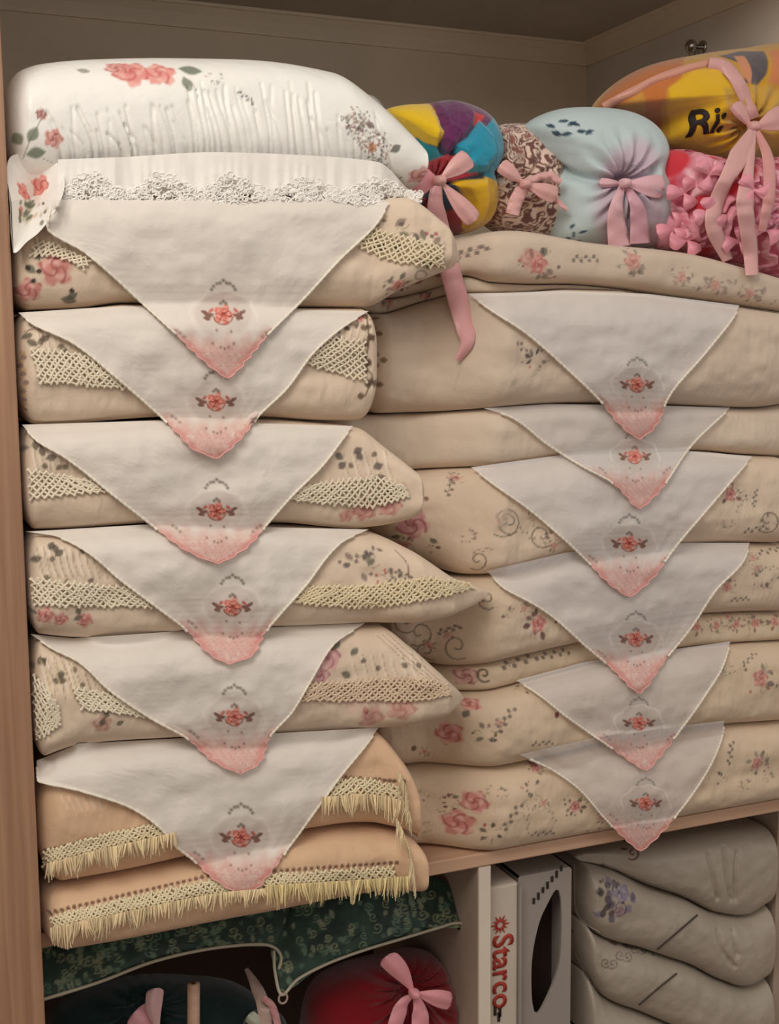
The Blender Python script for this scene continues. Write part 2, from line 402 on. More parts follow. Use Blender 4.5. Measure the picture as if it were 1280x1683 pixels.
M_WOOD = wood_mat('wood_panel', (150, 112, 88), (182, 142, 112))
M_SHELF = wood_mat('shelf_wood', (196, 156, 128), (214, 178, 150), axis='X')
M_BACKSHADE = wood_mat('back_shade', (44, 30, 26), (58, 42, 36), axis='X'); M_LAM = paint_mat('divider_laminate', (178, 160, 144)); M_LAMEDGE = paint_mat('divider_edge', (226, 212, 196))  # first one: dark brown for the added sheet of shade below the shelf
M_METAL = paint_mat('metal', (190, 186, 180), .25, metal=1.)
M_CARD = paint_mat('white_card', (205, 192, 176)); M_CARD2 = paint_mat('grey_card', (158, 148, 140)); M_DARK = paint_mat('carton_shade', (50, 34, 30), .9)
M_RED = paint_mat('red_ink', (170, 52, 36)); M_INK = paint_mat('black_ink', (40, 30, 28)); M_FLOOR = wood_mat('floor_wood', (84, 60, 46), (112, 84, 64), axis='X')

# ------------------------------------------------------------ setting
XW = 1.40                                      # right wall
_d = rdir(965, 100); YB = XW*_d[1]/_d[0]-D
XR = at(1271, 1600, .07)[0]                      # lower right partition
#                                       # back wall
XP = at(75, 1683, -.075)[0]                    # inner face of the left panel
zc_ = at(962, 77, YB)[2]; zt_ = at(965, 110, YB)[2]
zs_b = at(1000, 1386, 0)[2]; zs_t = zs_b+.020  # shelf board
zbase = at(1270, 1830, .07)[2]
def box(name, lo, hi, mat, parent=None, kind=None, bev=0.):
    s = Soup(); s.box(lo, hi); o = s.build(name, mat, parent, smooth=False)
    if kind: o['kind'] = kind
    if bev:
        b = o.modifiers.new('bevel', 'BEVEL'); b.width = bev; b.segments = 2
    return o
box('floor', (-3.5, -5, -.05), (4.5, YB+.05, 0), M_FLOOR, kind='structure')  # unseen room floor, made large to block light from below
box('wall_back', (-.3, YB, 0), (XW+.05, YB+.05, zc_+.05), M_WALL, kind='structure')
box('wall_right', (XW, -.03, 0), (XW+.05, YB, zc_+.05), M_WALL_R, kind='structure')
box('wall_left', (-.3, 0, 0), (-.25, YB, zc_+.05), M_WALL, kind='structure')
box('ceiling', (-.3, -.03, zc_), (XW+.05, YB+.05, zc_+.05), M_CEIL, kind='structure')
def cove(name, along):
    s = Soup(); h = zc_-zt_
    prof = [(0, 0), (.006, 0), (.008, .006), (.010, h*.25), (.016, h*.55), (.026, h*.85), (.030, h*.88), (.032, h), (0, h)]
    V = []
    for e in ((-.25, XW) if along == 'x' else (YB, -.03)):
        for dd, hh in prof:
            V.append((e, YB-dd, zt_+hh) if along == 'x' else (XW-dd, e, zt_+hh))
    n = len(prof); s.add(V, [[i, (i+1) % n, n+(i+1) % n, n+i] for i in range(n)])
    s.build(name, M_TRIM, smooth=False)['kind'] = 'structure'
cove('trim_1', 'x'); cove('trim_2', 'y')

cup = empty('cupboard'); cup.location = (0, 0, 0)
tag(cup, 'built-in wooden cupboard with tan side panel, thin shelf and pale divider', 'cupboard')
box('side_panel', (XP-.20, -.075, 0), (XP, YB-.001, zc_-.002), M_WOOD, cup, bev=.003)
sh = box('shelf_board', (XP+.001, 0, zs_b), (XW-.001, YB-.001, zs_t), M_SHELF, cup, bev=.002)
XD0 = at(788, 1600, 0)[0]; XD1 = at(805, 1600, 0)[0]
dv = box('divider', (XD0, .004, zbase), (XD1, YB-.002, zs_b-.001), M_LAM, cup)
box('edge_band', (XD0-.001, 0, zbase), (XD1+.001, .004, zs_b-.001), M_LAMEDGE, dv)
box('base_board', (XP+.001, 0, zbase-.02), (XW-.001, YB-.001, zbase), M_SHELF, cup, bev=.002)
box('end_panel', (XR, .07, zbase), (XR+.018, YB-.002, zs_b-.0005), M_LAM, cup)
box('shade_sheet', (XP+.002, .40, zbase+.0005), (XW-.001, .412, zs_b-.0005), M_BACKSHADE, cup)  # added dark sheet, stands in for deep shade at the compartment's back
box('plinth', (XP+.001, .03, 0), (XW-.001, .05, zbase-.02), M_WOOD, cup)

# metal knob on the right wall
kn = empty('wall_hook'); tag(kn, 'small metal knob screwed to the right wall above the yellow bundle', 'hook')
kp = atx(1155, 78, XW); kn.location = kp
def lathe(s, prof, c0, axis, k=20, c=(1, 1, 1)):
    n = len(prof); a = np.arange(k)*2*math.pi/k; V = []
    for r, h in prof:
        for t in a:
            if axis == 'x': V.append((c0[0]-h, c0[1]+r*math.cos(t), c0[2]+r*math.sin(t)))
            elif axis == 'z': V.append((c0[0]+r*math.cos(t), c0[1]+r*math.sin(t), c0[2]+h))
            else: V.append((c0[0]+r*math.cos(t), c0[1]-h, c0[2]+r*math.sin(t)))
    s.add(V, grid_faces(n, k, True), c)
s = Soup(); lathe(s, [(0, 0), (.012, 0), (.012, .003), (.009, .004), (.004, .005)], (0, 0, 0), 'x'); s.build('base_plate', M_METAL, kn)
s = Soup(); lathe(s, [(.004, .004), (.004, .016), (.009, .019), (.012, .024), (.011, .030), (.006, .034), (0, .035)], (0, 0, 0), 'x'); s.build('knob', M_METAL, kn)
s = Soup(); s.tube([(-.014, 0, -.008), (-.018, 0, -.016), (-.026, 0, -.017), (-.03, 0, -.010)], .0022); s.build('hook_arm', M_METAL, kn)

ALL = []
# ------------------------------------------------------------ trims
def lattice(parent, top, bot, surfs, cell=13., rad=1.7, col=(238, 226, 202), name='crochet_trim', rows=None, off=.003, n=90, slack=.6):
    """open crochet net: diagonal threads, knots and two edge cords, laid on the fabric"""
    T = curve_pts(top, n); B = curve_pts(bot, n); L = np.sum(np.hypot(*np.diff(T, axis=0).T))
    H = np.mean(np.hypot(*(T-B).T)); cols = max(4, int(L/cell)); cell *= .82; rad *= 1.12; cols = max(4, int(L/cell)); rows = rows or max(2, int(round(H/cell)))
    k = S(T[n//2][0]); cc = (*lin(col), 1); s = Soup()
    nr, nc = rows*2+1, cols*2+1
    G = np.zeros((nr, nc, 2))
    for j in range(nc):
        x = j/(nc-1)*(n-1); i0 = min(int(x), n-2); f = x-i0
        a = T[i0]*(1-f)+T[i0+1]*f; b = B[i0]*(1-f)+B[i0+1]*f
        for i in range(nr): G[i, j] = a+(b-a)*i/(nr-1)
    G += rs.normal(0, 1.1, G.shape)
    Y = np.array([[hit(G[i, j, 0], G[i, j, 1], surfs, 9) for j in range(nc)] for i in range(nr)])
    med = np.median(Y[Y < 8]) if (Y < 8).any() else 0
    Y = np.where(Y > 8, med, Y); Y = np.minimum(Y, med+.03)-off
    P = at_arr(G[..., 0], G[..., 1], Y); r = rad*k
    for i in range(nr-1):
        for j in range(nc-1):
            if (i+j) % 2 == 0: s.tube([P[i, j], (P[i, j]+P[i+1, j+1])/2+np.array([0, -r*.6, 0]), P[i+1, j+1]], r, cc, 4)
            else: s.tube([P[i, j+1], (P[i, j+1]+P[i+1, j])/2+np.array([0, -r*.6, 0]), P[i+1, j]], r, cc, 4)
    for i in range(0, nr):
        for j in range(nc):
            if (i+j) % 2 == 0:
                q = P[i, j]; rr = r*1.7
                V = [q+np.array(d)*rr for d in ((1, 0, 0), (0, 0, 1), (-1, 0, 0), (0, 0, -1))]+[q+np.array([0, -rr, 0])]
                s.add(V, [[0, 1, 4, 4], [1, 2, 4, 4], [2, 3, 4, 4], [3, 0, 4, 4]], cc)
    s.f = [f for f in s.f]
    return finish_soup(s, name, M_THREAD, parent)
def finish_soup(s, name, mat, parent):
    V = np.vstack(s.v); Fq = np.vstack(s.f); C_ = np.vstack(s.c)
    tri = Fq[:, 2] == Fq[:, 3]
    me = bpy.data.meshes.new(name)
    faces = Fq[~tri].tolist()+Fq[tri][:, :3].tolist()
    me.from_pydata(V.tolist(), [], faces); me.update()
    a = me.color_attributes.new('dye', 'FLOAT_COLOR', 'POINT'); a.data.foreach_set('color', C_.astype(np.float32).ravel())
    me.polygons.foreach_set('use_smooth', [True]*len(me.polygons))
    return link(name, me, mat, parent)
def fringe(parent, line, length, surfs, step=2.2, col=(238, 216, 174), seed=1, n=200, lens=None, off=.006):
    g = random.Random(seed); C_ = curve_pts(line, n); L = np.sum(np.hypot(*np.diff(C_, axis=0).T)); m_ = int(L/step); s = Soup()
    ys = np.array([hit(C_[int(i)][0], C_[int(i)][1], surfs, 9) for i in np.linspace(0, n-1, 40)])
    ys = np.where(ys > 8, np.median(ys[ys < 8]), ys)
    for i in range(m_):
        t = i/(m_-1); x = t*(n-1); i0 = min(int(x), n-2); p = C_[i0]+(C_[i0+1]-C_[i0])*(x-i0)
        y = np.interp(t*39, range(40), ys)-off-g.uniform(0, .006)
        l = .85*(length if lens is None else np.interp(t, np.linspace(0, 1, len(lens)), lens))*g.uniform(.72, 1.12)*(1+.18*math.sin(i*.23+seed))
        dx = g.uniform(-3, 3)+7*math.sin(i*.31+seed)*math.sin(i*.07)
        a = at(p[0], p[1], y); b = at(p[0]+dx*.4, p[1]+l*.5, y-.004); c = at(p[0]+dx+g.uniform(-2, 2), p[1]+l, y-.001+g.uniform(-.004, .003))
        cc = np.array(col)*g.uniform(.85, 1.1)
        s.tube([a, b, c], [S(p[0])*1.6, S(p[0])*1.5, S(p[0])*.8], (*lin(np.clip(cc, 0, 255)), 1), 4)
    o = s.build('fringe', M_THREAD, parent); o['kind'] = 'stuff'; return o
def piping(parent, pts, y, rad=2.2, col=(200, 190, 170), name='piping', n=60, surfs=None, closed=False, off=.001):
    s = Soup(); p = curve_pts(pts, n, closed)
    if surfs: P, _ = drape_path(pts, surfs, n, off, 2.)
    else:
        Y = np.interp(p[:, 0], [q[0] for q in y], [q[1] for q in y]) if isinstance(y, list) else np.full(n, y)
        P = at_arr(p[:, 0], p[:, 1], Y)
    s.tube(P, rad*S(pts[0][0]), (*lin(col), 1), 7); return s.build(name, M_THREAD, parent)

# ------------------------------------------------------------ left stack of pillows
CREAM = (224, 203, 180); GRP_P = 'pillows stacked in the left column'
GY = -.02
LAST = {}
def pillow(top, bot, label, paint, base=CREAM, name='pillow', yf=GY, group=GRP_P, cat='pillow', mat=None, seed=0, rel=.010, **kw):
    key = 'L' if yf < 0 else 'R'; s = loft(top, bot, yf, base, over=LAST.get(key), zmin=zs_t+.0005, **kw); LAST[key] = s
    s.relief(rel, 11, seed, (1, 1.7)); s.relief(rel*.18, 60, seed+3, (1.6, .6))
    s.rebvh()
    if paint: paint(s)
    if paint and name == 'quilt' and seed > 12:
        gq = random.Random(seed*7); x_, z_ = s.AB
        for i in range(16):
            u = gq.uniform(660, 1270); v = np.interp(u, [p_[0] for p_ in bot], [p_[1] for p_ in bot])-gq.uniform(12, 90)
            if gq.random() < .5: s.sprig(u, v, gq.uniform(9, 15), gq.uniform(0, 3), (128, 116, 100), 5, .6, i)
            else: s.cluster(u, v, gq.uniform(6, 9), i+seed, gq.random() < .4, .6)
    o = s.obj(name, mat or M_COTTON); tag(o, label, cat, group); ALL.append(s); return s

def paint_A(s):
    s.rose(92, 442, 27); s.rose(48, 478, 20); s.leaf(60, 450, 22, 2.4); s.leaf(66, 430, 18, 1.9); s.leaf(98, 490, 30, -.3); s.leaf(108, 492, 22, .6)
    for q in ((55, 462), (64, 446), (46, 440), (118, 478)): s.blob(*q, 4, 4, 0, (70, 60, 52))
    s.cluster(640, 385, 24, 5, False); s.cluster(700, 410, 22, 6, False); s.sprig(610, 372, 20, .6)
    s.cluster(655, 470, 16, 8, True); s.scroll(690, 455, 18)
    for i in range(9): s.crease([(60+i*13, 395), (68+i*13, 425)], 3, .002, 0)
A_top = [(20, 400), (60, 345), (100, 326), (300, 324), (640, 330), (700, 372), (742, 425)]
A_bot = [(24, 512), (120, 508), (200, 499), (300, 500), (490, 505), (590, 506), (640, 478), (742, 436)]
pA = pillow(A_top, A_bot, 'cream pillow with a pink rose corner, directly under the big white cushion', paint_A, bulge=.05, seed=1, rend=.02, corner=612)
lattice(pA.o, [(62, 392), (100, 405), (150, 428)], [(50, 420), (92, 422), (138, 440)], [pA], 11, 1.5)
lattice(pA.o, [(600, 372), (650, 385), (728, 405)], [(575, 398), (640, 428), (730, 440)], [pA], 11, 1.5, (236, 222, 190))

def gather(s, u0, u1, v0, v1, n, skew=8, seed=0):
    gq = random.Random(seed)
    for i in range(n):
        u = u0+(u1-u0)*i/(n-1); a = gq.uniform(-3, 3)
        s.stroke([(u, v0), (u+skew*.5+a, (v0+v1)/2), (u+skew, v1)], gq.uniform(2.5, 4), (238, 226, 206), .75)
        s.stroke([(u+4, v0), (u+4+skew*.5+a, (v0+v1)/2), (u+4+skew, v1-4)], 1.5, (150, 128, 100), .55)  # fold shading painted as colour: dark crease line beside each pale crest
        if i % 2: s.leaf(u+gq.uniform(-6, 6), v0+gq.uniform(0, v1-v0), 13, gq.uniform(0, 6), (96, 84, 70), .4, .8)
    s.rebvh()
def paint_B(s):
    gather(s, 60, 150, 540, 578, 9, seed=1); gather(s, 545, 600, 530, 560, 6, -6, 2)
    for q in ((55, 548), (64, 560), (42, 560), (100, 545), (108, 570)): s.leaf(*q, 20, rs.uniform(0, 6), (86, 78, 66))
    s.stroke([(40, 545), (62, 540), (72, 560), (50, 585)], 3, (110, 80, 60), .8, 10)
    s.cluster(590, 522, 12, 3, True); s.sprig(560, 540, 22, .3)
    pts = [(602, 515), (606, 560), (600, 600), (612, 620), (600, 650)]
    s.stroke(pts, 4, (90, 62, 44), .8, 20)
    for i, (u, v) in enumerate(curve_pts(pts, 14)): s.leaf(u, v, 14, i*1.7, (96, 70, 52), .5)
    for i in range(14): s.blob(38+rs.uniform(-5, 6), 580+i*7, 4, 4, 0, [(196, 160, 110), (120, 84, 64)][i % 2], .7)
B_bot = [(33, 690), (70, 697), (260, 685), (420, 684), (520, 690), (575, 690), (606, 665)]
pB = pillow([(25, 514), (120, 510), (200, 501), (300, 502), (490, 507), (590, 508), (614, 520)], B_bot, 'cream pillow with gathered lace band, second below the white cushion', paint_B, bulge=.055, seed=2, rend=.018, corner=612)
lattice(pB.o, [(52, 575), (120, 580), (200, 598)], [(66, 630), (130, 632), (212, 640)], [pB], 12, 1.7)
lattice(pB.o, [(505, 560), (550, 555), (600, 560)], [(490, 595), (550, 612), (602, 628)], [pB], 11, 1.5)
for s_, r0 in ((pB, [(70+i*13, 545, 74+i*15, 575) for i in range(8)]),):
    pass

def paint_C(s):
    gather(s, 52, 120, 730, 775, 8, seed=3); gather(s, 560, 630, 742, 790, 5, 12, 4)
    for q in ((60, 742), (72, 752), (50, 735), (95, 750)): s.leaf(*q, 20, rs.uniform(0, 6), (96, 88, 76))
    for q in ((565, 755), (580, 745), (596, 758), (556, 772), (612, 770)): s.leaf(*q, 18, rs.uniform(0, 3), (92, 82, 78), .4)
    s.leaf(612, 790, 22, .3, (80, 70, 66)); s.rose(600, 838, 20, a=.7); s.rose(570, 848, 14, a=.6); s.rose(640, 832, 18, a=.6); s.leaf(630, 812, 18, .4)
    for i in range(9): s.stroke([(590+i*9, 775+i*2), (600+i*9, 800+i)], 2, (216, 168, 158), .6)
C_top = [(33, 696), (70, 701), (260, 689), (420, 688), (520, 694), (575, 700), (615, 732), (684, 798)]
C_bot = [(38, 866), (120, 864), (240, 856), (450, 856), (580, 865), (640, 850), (684, 806)]
pC = pillow(C_top, C_bot, 'cream pillow whose right corner juts out, third below the white cushion', paint_C, bulge=.06, seed=3, rend=.015, corner=612)
lattice(pC.o, [(46, 772), (90, 778), (150, 790)], [(50, 822), (100, 815), (172, 808)], [pC], 12, 1.7)
lattice(pC.o, [(490, 800), (560, 790), (620, 785), (665, 800)], [(478, 822), (560, 830), (620, 832), (672, 815)], [pC], 11, 1.7)

def paint_D(s):
    gather(s, 56, 170, 900, 955, 11, 14, 5)
    for q in ((80, 905), (92, 912), (70, 915), (105, 902)): s.leaf(*q, 20, rs.uniform(0, 6), (76, 70, 60))
    for i in range(6): s.stroke([(60+i*12, 905), (66+i*12, 935), (80+i*12, 955)], 2, (160, 144, 116), .6, 6)
    s.rose(75, 1012, 14); s.rose(100, 1018, 12); s.rose(140, 1020, 13); s.leaf(120, 1020, 18, .4); s.leaf(132, 1012, 16, 1.9); s.leaf(62, 1010, 14, 2.6)
    s.cluster(590, 930, 20, 12, False); s.cluster(645, 955, 16, 13, False); s.sprig(600, 912, 22, .5); s.sprig(655, 950, 18, .2)
    s.stroke([(650, 905), (668, 925), (672, 950)], 2.5, (110, 84, 70), .8, 8)
D_top = [(40, 872), (120, 868), (240, 860), (450, 861), (590, 869), (650, 895), (720, 940), (788, 966)]
D_bot = [(48, 1032), (120, 1041), (200, 1040), (300, 1030), (500, 1022), (640, 1014), (740, 992), (788, 974)]
pD = pillow(D_top, D_bot, 'cream pillow with a long pointed lace-trimmed corner, fourth below the white cushion', paint_D, bulge=.062, seed=4, rend=.015, corner=612)
lattice(pD.o, [(52, 952), (120, 958), (235, 968)], [(58, 995), (120, 996), (250, 998)], [pD], 12, 1.8)
lattice(pD.o, [(495, 965), (600, 962), (700, 950), (770, 958)], [(480, 990), (600, 998), (700, 985), (778, 968)], [pD], 11, 1.8, (236, 220, 184))

def paint_E(s):
    gather(s, 62, 150, 1078, 1140, 9, 18, 6); gather(s, 575, 690, 1075, 1115, 8, 10, 7)
    for q in ((62, 1078), (78, 1080), (58, 1100), (90, 1112), (112, 1120)): s.leaf(*q, 20, rs.uniform(0, 6), (80, 72, 62))
    for i in range(5): s.stroke([(66+i*16, 1085), (80+i*14, 1110), (86+i*16, 1150)], 3, (226, 204, 164), .8, 8)
    for i in range(5): s.stroke([(72+i*16, 1090), (86+i*14, 1115), (92+i*16, 1150)], 1.6, (120, 100, 76), .6, 8)
    s.rose(168, 1190, 16, (178, 120, 108), a=.6); s.leaf(165, 1195, 18, 1.2); s.leaf(190, 1192, 16, .4); s.leaf(180, 1180, 16, 2.2)
    s.rose(540, 1080, 22, (204, 150, 158), a=.8); s.leaf(545, 1070, 28, .9); s.leaf(560, 1105, 22, -.5); s.leaf(575, 1078, 20, .6); s.rose(528, 1110, 16, (206, 160, 166))
    s.rose(610, 1180, 22, a=.55); s.rose(660, 1165, 22, a=.55); s.leaf(598, 1160, 18, -1.2, (150, 60, 60))
    s.poly([(570, 1175), (720, 1150), (690, 1135), (560, 1140)], (222, 182, 166), .5, 10)
    for i in range(3): s.stroke([(620+i*8, 1045-i*2), (670+i*9, 1090-i), (715+i*7, 1125)], 2.2, (150, 124, 100), .7, 8)
E_top = [(48, 1038), (120, 1047), (200, 1045), (300, 1035), (500, 1027), (610, 1022), (650, 1050), (700, 1095), (748, 1135)]
E_bot = [(62, 1238), (130, 1213), (260, 1204), (400, 1200), (500, 1196), (600, 1188), (680, 1166), (748, 1145)]
pE = pillow(E_top, E_bot, 'cream pillow with gathered left end and rosy crochet band, fifth below the white cushion', paint_E, bulge=.06, seed=5, rend=.015, corner=612)
lattice(pE.o, [(120, 1130), (180, 1140), (225, 1155)], [(135, 1165), (190, 1172), (245, 1180)], [pE], 12, 1.8)
lattice(pE.o, [(55, 1110), (75, 1130), (95, 1160)], [(60, 1215), (80, 1205), (98, 1190)], [pE], 12, 1.7)
lattice(pE.o, [(510, 1125), (600, 1118), (680, 1115), (735, 1125)], [(495, 1152), (600, 1152), (680, 1152), (742, 1142)], [pE], 11, 1.8, (228, 204, 176))

TAN = (222, 186, 152)
FT = [(62, 1244), (130, 1219), (260, 1209), (400, 1205), (500, 1201), (600, 1193), (640, 1235), (664, 1290), (674, 1360)]
FB = [(72, 1440), (160, 1425), (300, 1395), (420, 1365), (530, 1345), (640, 1345), (674, 1372)]
def paint_F(s):
    for i in range(26): 
        u = 76+i*8; v = 1398-i*1.9; s.blob(u, v, 3.4, 3.4, 0, (100, 66, 50), .85)
    for i in range(14): s.blob(560+i*8, 1277+i*.6, 3.4, 3.4, 0, (100, 66, 50), .85)
    for i in range(6): s.stroke([(100+i*12, 1310), (112+i*11, 1330)], 2.5, (236, 226, 208), .6)
pF = pillow(FT, FB, 'tan cushion with yellow fringe, upper of the two fringed cushions at the left', paint_F, base=TAN, name='fringed_cushion', bulge=.055, seed=6, yf=GY, rend=.03, corner=612, cat='cushion', group='fringed cushions on the shelf')
GT = [(72, 1446), (160, 1430), (300, 1400), (420, 1370), (530, 1351), (640, 1352), (688, 1392)]
GB = [(76, 1542), (200, 1522), (340, 1500), (450, 1482), (600, 1462), (688, 1450)]
def paint_G(s):
    for i in range(58):
        u = 82+i*10; v = np.interp(u, [75, 200, 340, 450, 640], [1502, 1472, 1440, 1432, 1418]); s.blob(u, v, 3.4, 3.4, 0, (96, 60, 48), .85)
pG = pillow(GT, GB, 'tan cushion with yellow fringe, lower one resting on the shelf board', paint_G, base=TAN, name='fringed_cushion', bulge=.065, seed=7, yf=GY, rend=.03, corner=612, cat='cushion', group='fringed cushions on the shelf')
lattice(pF.o, [(72, 1400), (160, 1375), (275, 1350)], [(72, 1425), (160, 1400), (285, 1372)], [pF, pG], 9.5, 1.7, (240, 226, 190))
lattice(pF.o, [(552, 1282), (600, 1280), (655, 1295)], [(540, 1308), (600, 1308), (662, 1318)], [pF, pG], 9.5, 1.7, (240, 226, 190))
fringe(pF.o, [(72, 1420), (120, 1408), (200, 1388), (288, 1368)], 34, [pF, pG], seed=2, off=.008)
fringe(pF.o, [(530, 1310), (600, 1305), (640, 1310), (664, 1318)], 40, [pF, pG], seed=3, off=.008)
fringe(pF.o, [(655, 1265), (668, 1300), (672, 1340)], 44, [pF, pG], seed=4, off=.008)
lattice(pG.o, [(84, 1508), (200, 1478), (345, 1447)], [(92, 1532), (200, 1503), (352, 1472)], [pG], 9.5, 1.7, (240, 226, 190))
lattice(pG.o, [(345, 1447), (450, 1437), (645, 1425)], [(352, 1472), (450, 1462), (650, 1450)], [pG], 9.5, 1.7, (240, 226, 190))
fringe(pG.o, [(84, 1525), (200, 1500), (345, 1470), (440, 1460)], 30, [pG], seed=5, off=.008, lens=[38, 36, 30, 26])
fringe(pG.o, [(440, 1455), (560, 1448), (672, 1440)], 38, [pG], seed=6, off=.010, col=(234, 214, 160))
fringe(pG.o, [(652, 1345), (668, 1380), (678, 1420), (682, 1450)], 36, [pG], seed=7, off=.008)

# ------------------------------------------------------------ right stack of quilts
GRP_Q = 'quilts stacked in the right column'
RY = .03
def quilt(top, bot, label, paint, yf=RY, **kw):
    kw.setdefault('bulge', .05); kw.setdefault('rend', .035); kw.setdefault('ns', 430); kw.setdefault('nf', 120); kw.setdefault('yfront', [(560, .075), (690, .070), (800, .0), (1300, 0)])
    return pillow(top, bot, label, paint, name='quilt', yf=yf, group=GRP_Q, cat='quilt', depth=.40, **kw)
lb = [(606, 503), (650, 513), (729, 490), (762, 481), (841, 481), (920, 476), (1066, 481), (1179, 495), (1300, 523)]
la = [(620, 488), (672, 486), (734, 470), (762, 452), (802, 464), (864, 467), (920, 467), (1100, 488), (1300, 516)]
lt = [(620, 470), (660, 440), (735, 400), (765, 388), (830, 381), (950, 400), (1100, 416), (1200, 440), (1300, 468)]
CR2 = (214, 195, 175)
def paint_Q0(s):
    s.cluster(885, 435, 22, 21); s.cluster(1040, 430, 20, 22, True, .6); s.sprig(770, 415, 24, .3, seed=3); s.sprig(960, 425, 20, 0); s.rose(870, 425, 18, a=.5)
    for i in range(6): s.cluster(1120+i*28, 455+i*7, 13, 30+i, i % 2 == 0, .5)
    s.cluster(700, 440, 22, 40, False); s.cluster(655, 462, 14, 41, True, .8)
root = empty('folded_quilt'); tag(root, 'flowered quilt folded into thin layers under the tied bundles', 'quilt', GRP_Q)
s0 = loft(lt, la, RY, CR2, bulge=.05, yfront=[(560, .075), (690, .070), (800, .0), (1300, 0)], ns=300, depth=.40); s0.relief(.006, 14, 9); s0.rebvh(); paint_Q0(s0); s0.obj('upper_fold', M_COTTON, root); ALL.append(s0)
s1 = loft(la, lb, RY, CR2, over=s0, yfront=[(560, .075), (690, .070), (800, .0), (1300, 0)], bulge=.045, ns=300, nf=30, depth=.40); s1.relief(.002, 14, 10)
s1.rebvh(); s1.cluster(640, 497, 9, 3, True); s1.cluster(700, 486, 8, 4, True); s1.obj('lower_fold', M_COTTON, root); ALL.append(s1); LAST['R'] = s1

def paint_H(s):
    s.cluster(880, 592, 14, 51, False, .9, (84, 76, 80)); s.sprig(862, 575, 18, -.9); s.leaf(850, 620, 18, -2.2, (170, 160, 140), a=.5)
    for i, (u, v) in enumerate(curve_pts([(632, 515), (614, 540), (622, 600), (606, 660)], 12)): s.leaf(u, v, 12, i*2.1, (110, 84, 66), .5, .8)
    s.stroke([(775, 560), (755, 610), (745, 640)], 3, (196, 176, 150), .5)
lH = [(602, 683), (700, 680), (800, 669), (900, 662), (1000, 662), (1100, 665), (1220, 669), (1300, 655)]
pH = quilt(lb, lH, 'thick plain cream comforter just below the folded flowered quilt', paint_H, base=CR2, bulge=.07, seed=11, ns=360, nf=130)
lI = [(560, 760), (672, 779), (760, 768), (850, 757), (920, 746), (1000, 742), (1130, 739), (1200, 745), (1300, 749)]
pI = quilt([(560, 690)]+lH[1:], lI, 'plain cream quilt without flowers, below the thick comforter', None, base=(220, 202, 182), seed=12, bulge=.045)
def paint_J(s):
    s.rose(680, 862, 26, (206, 140, 148)); s.cluster(665, 895, 12, 60, True, .6); s.leaf(660, 880, 16, 3.6); s.leaf(705, 885, 16, -.6)
    s.scroll(830, 855, 30, 1); s.scroll(836, 858, 22, -1); s.rose(828, 852, 15, (216, 200, 180), (140, 126, 112), a=.6)
    s.scroll(890, 880, 22, -1); s.sprig(905, 870, 18, 1.1); s.cluster(748, 785, 10, 61, True, .6); s.sprig(740, 800, 16, 1.2); s.scroll(785, 920, 18); s.cluster(770, 880, 10, 62, False, .6)
    s.cluster(1200, 812, 16, 63, True, .8); s.sprig(1240, 820, 14, 1.4); s.scroll(1262, 855, 22, 1); s.cluster(1262, 858, 12, 65, False, .5); s.sprig(1240, 870, 18, .2)
    s.blob(700, 820, 4, 4, 0, (150, 110, 96)); s.blob(720, 900, 3, 3, 0, (110, 90, 80))
lJ = [(632, 905), (700, 925), (760, 943), (850, 925), (930, 905), (1000, 896), (1130, 889), (1300, 889)]
pJ = quilt([(632, 800), (672, 783)]+lI[2:], lJ, 'cream quilt with a pink rose at its rounded left end and grey scrolls', paint_J, base=CREAM, seed=13, bulge=.065, rend=.06)
def paint_K(s):
    s.scroll(690, 1040, 24, 1); s.scroll(700, 1070, 20, -1); s.cluster(705, 1060, 10, 70, True, .6); s.scroll(750, 1062, 24, -1); s.sprig(735, 1035, 18, .3); s.scroll(800, 985, 18, -1); s.sprig(780, 975, 16, -.6)
    s.cluster(885, 1025, 20, 71, True, .9, (110, 80, 76)); s.cluster(830, 1005, 9, 72, False); s.scroll(665, 1020, 22, -1)
    s.cluster(1195, 965, 12, 73, True, .7); s.cluster(1255, 950, 14, 74, False, .7); s.sprig(1265, 905, 20, .2); s.sprig(1215, 985, 14, .1)
lK = [(622, 1055), (660, 1075), (735, 1098), (800, 1080), (950, 1046), (1100, 1006), (1180, 1001), (1300, 999)]
pK = quilt([(622, 1010), (700, 955), (760, 947)]+lJ[3:], lK, 'cream quilt with rose sprays and curling vines, tucked beneath the scroll-patterned one', paint_K, base=(218, 197, 173), seed=14, bulge=.06, rend=.05)
def paint_L(s):
    s.rose(765, 1110, 18, (206, 160, 152)); s.scroll(795, 1108, 14, -1, (84, 74, 62), 4.5, .9); s.sprig(850, 1088, 28, .3); s.sprig(910, 1075, 22, .2)
    for i in range(5): s.cluster(1145+i*32, 1030-i*2, 11, 80+i, True, .75, (120, 90, 84))
lL = [(700, 1150), (745, 1140), (850, 1115), (960, 1086), (1120, 1058), (1300, 1046)]
pL = quilt([(700, 1112), (735, 1101)]+lK[3:], lL, 'thinnest flowered quilt, a narrow roll with small roses in the lower stack', paint_L, base=(216, 195, 168), seed=15, bulge=.045, rend=.02)
def paint_M(s):
    s.rose(770, 1155, 16); s.rose(738, 1205, 20); s.leaf(745, 1160, 20, 2.5, (110, 40, 50)); s.leaf(760, 1180, 18, 1.); s.cluster(800, 1205, 14, 90, False, .9); s.sprig(830, 1185, 22, 1.0); s.cluster(860, 1130, 10, 91, False); s.sprig(890, 1222, 16, .1); s.blob(915, 1175, 5, 5, 0, (130, 70, 66)); s.cluster(690, 1150, 8, 92, False, .5)
    s.cluster(1250, 1115, 20, 93, True, .75); s.sprig(1230, 1085, 14, .8); s.cluster(1195, 1100, 8, 94, False); s.blob(680, 1230, 5, 5, 0, (120, 100, 80))
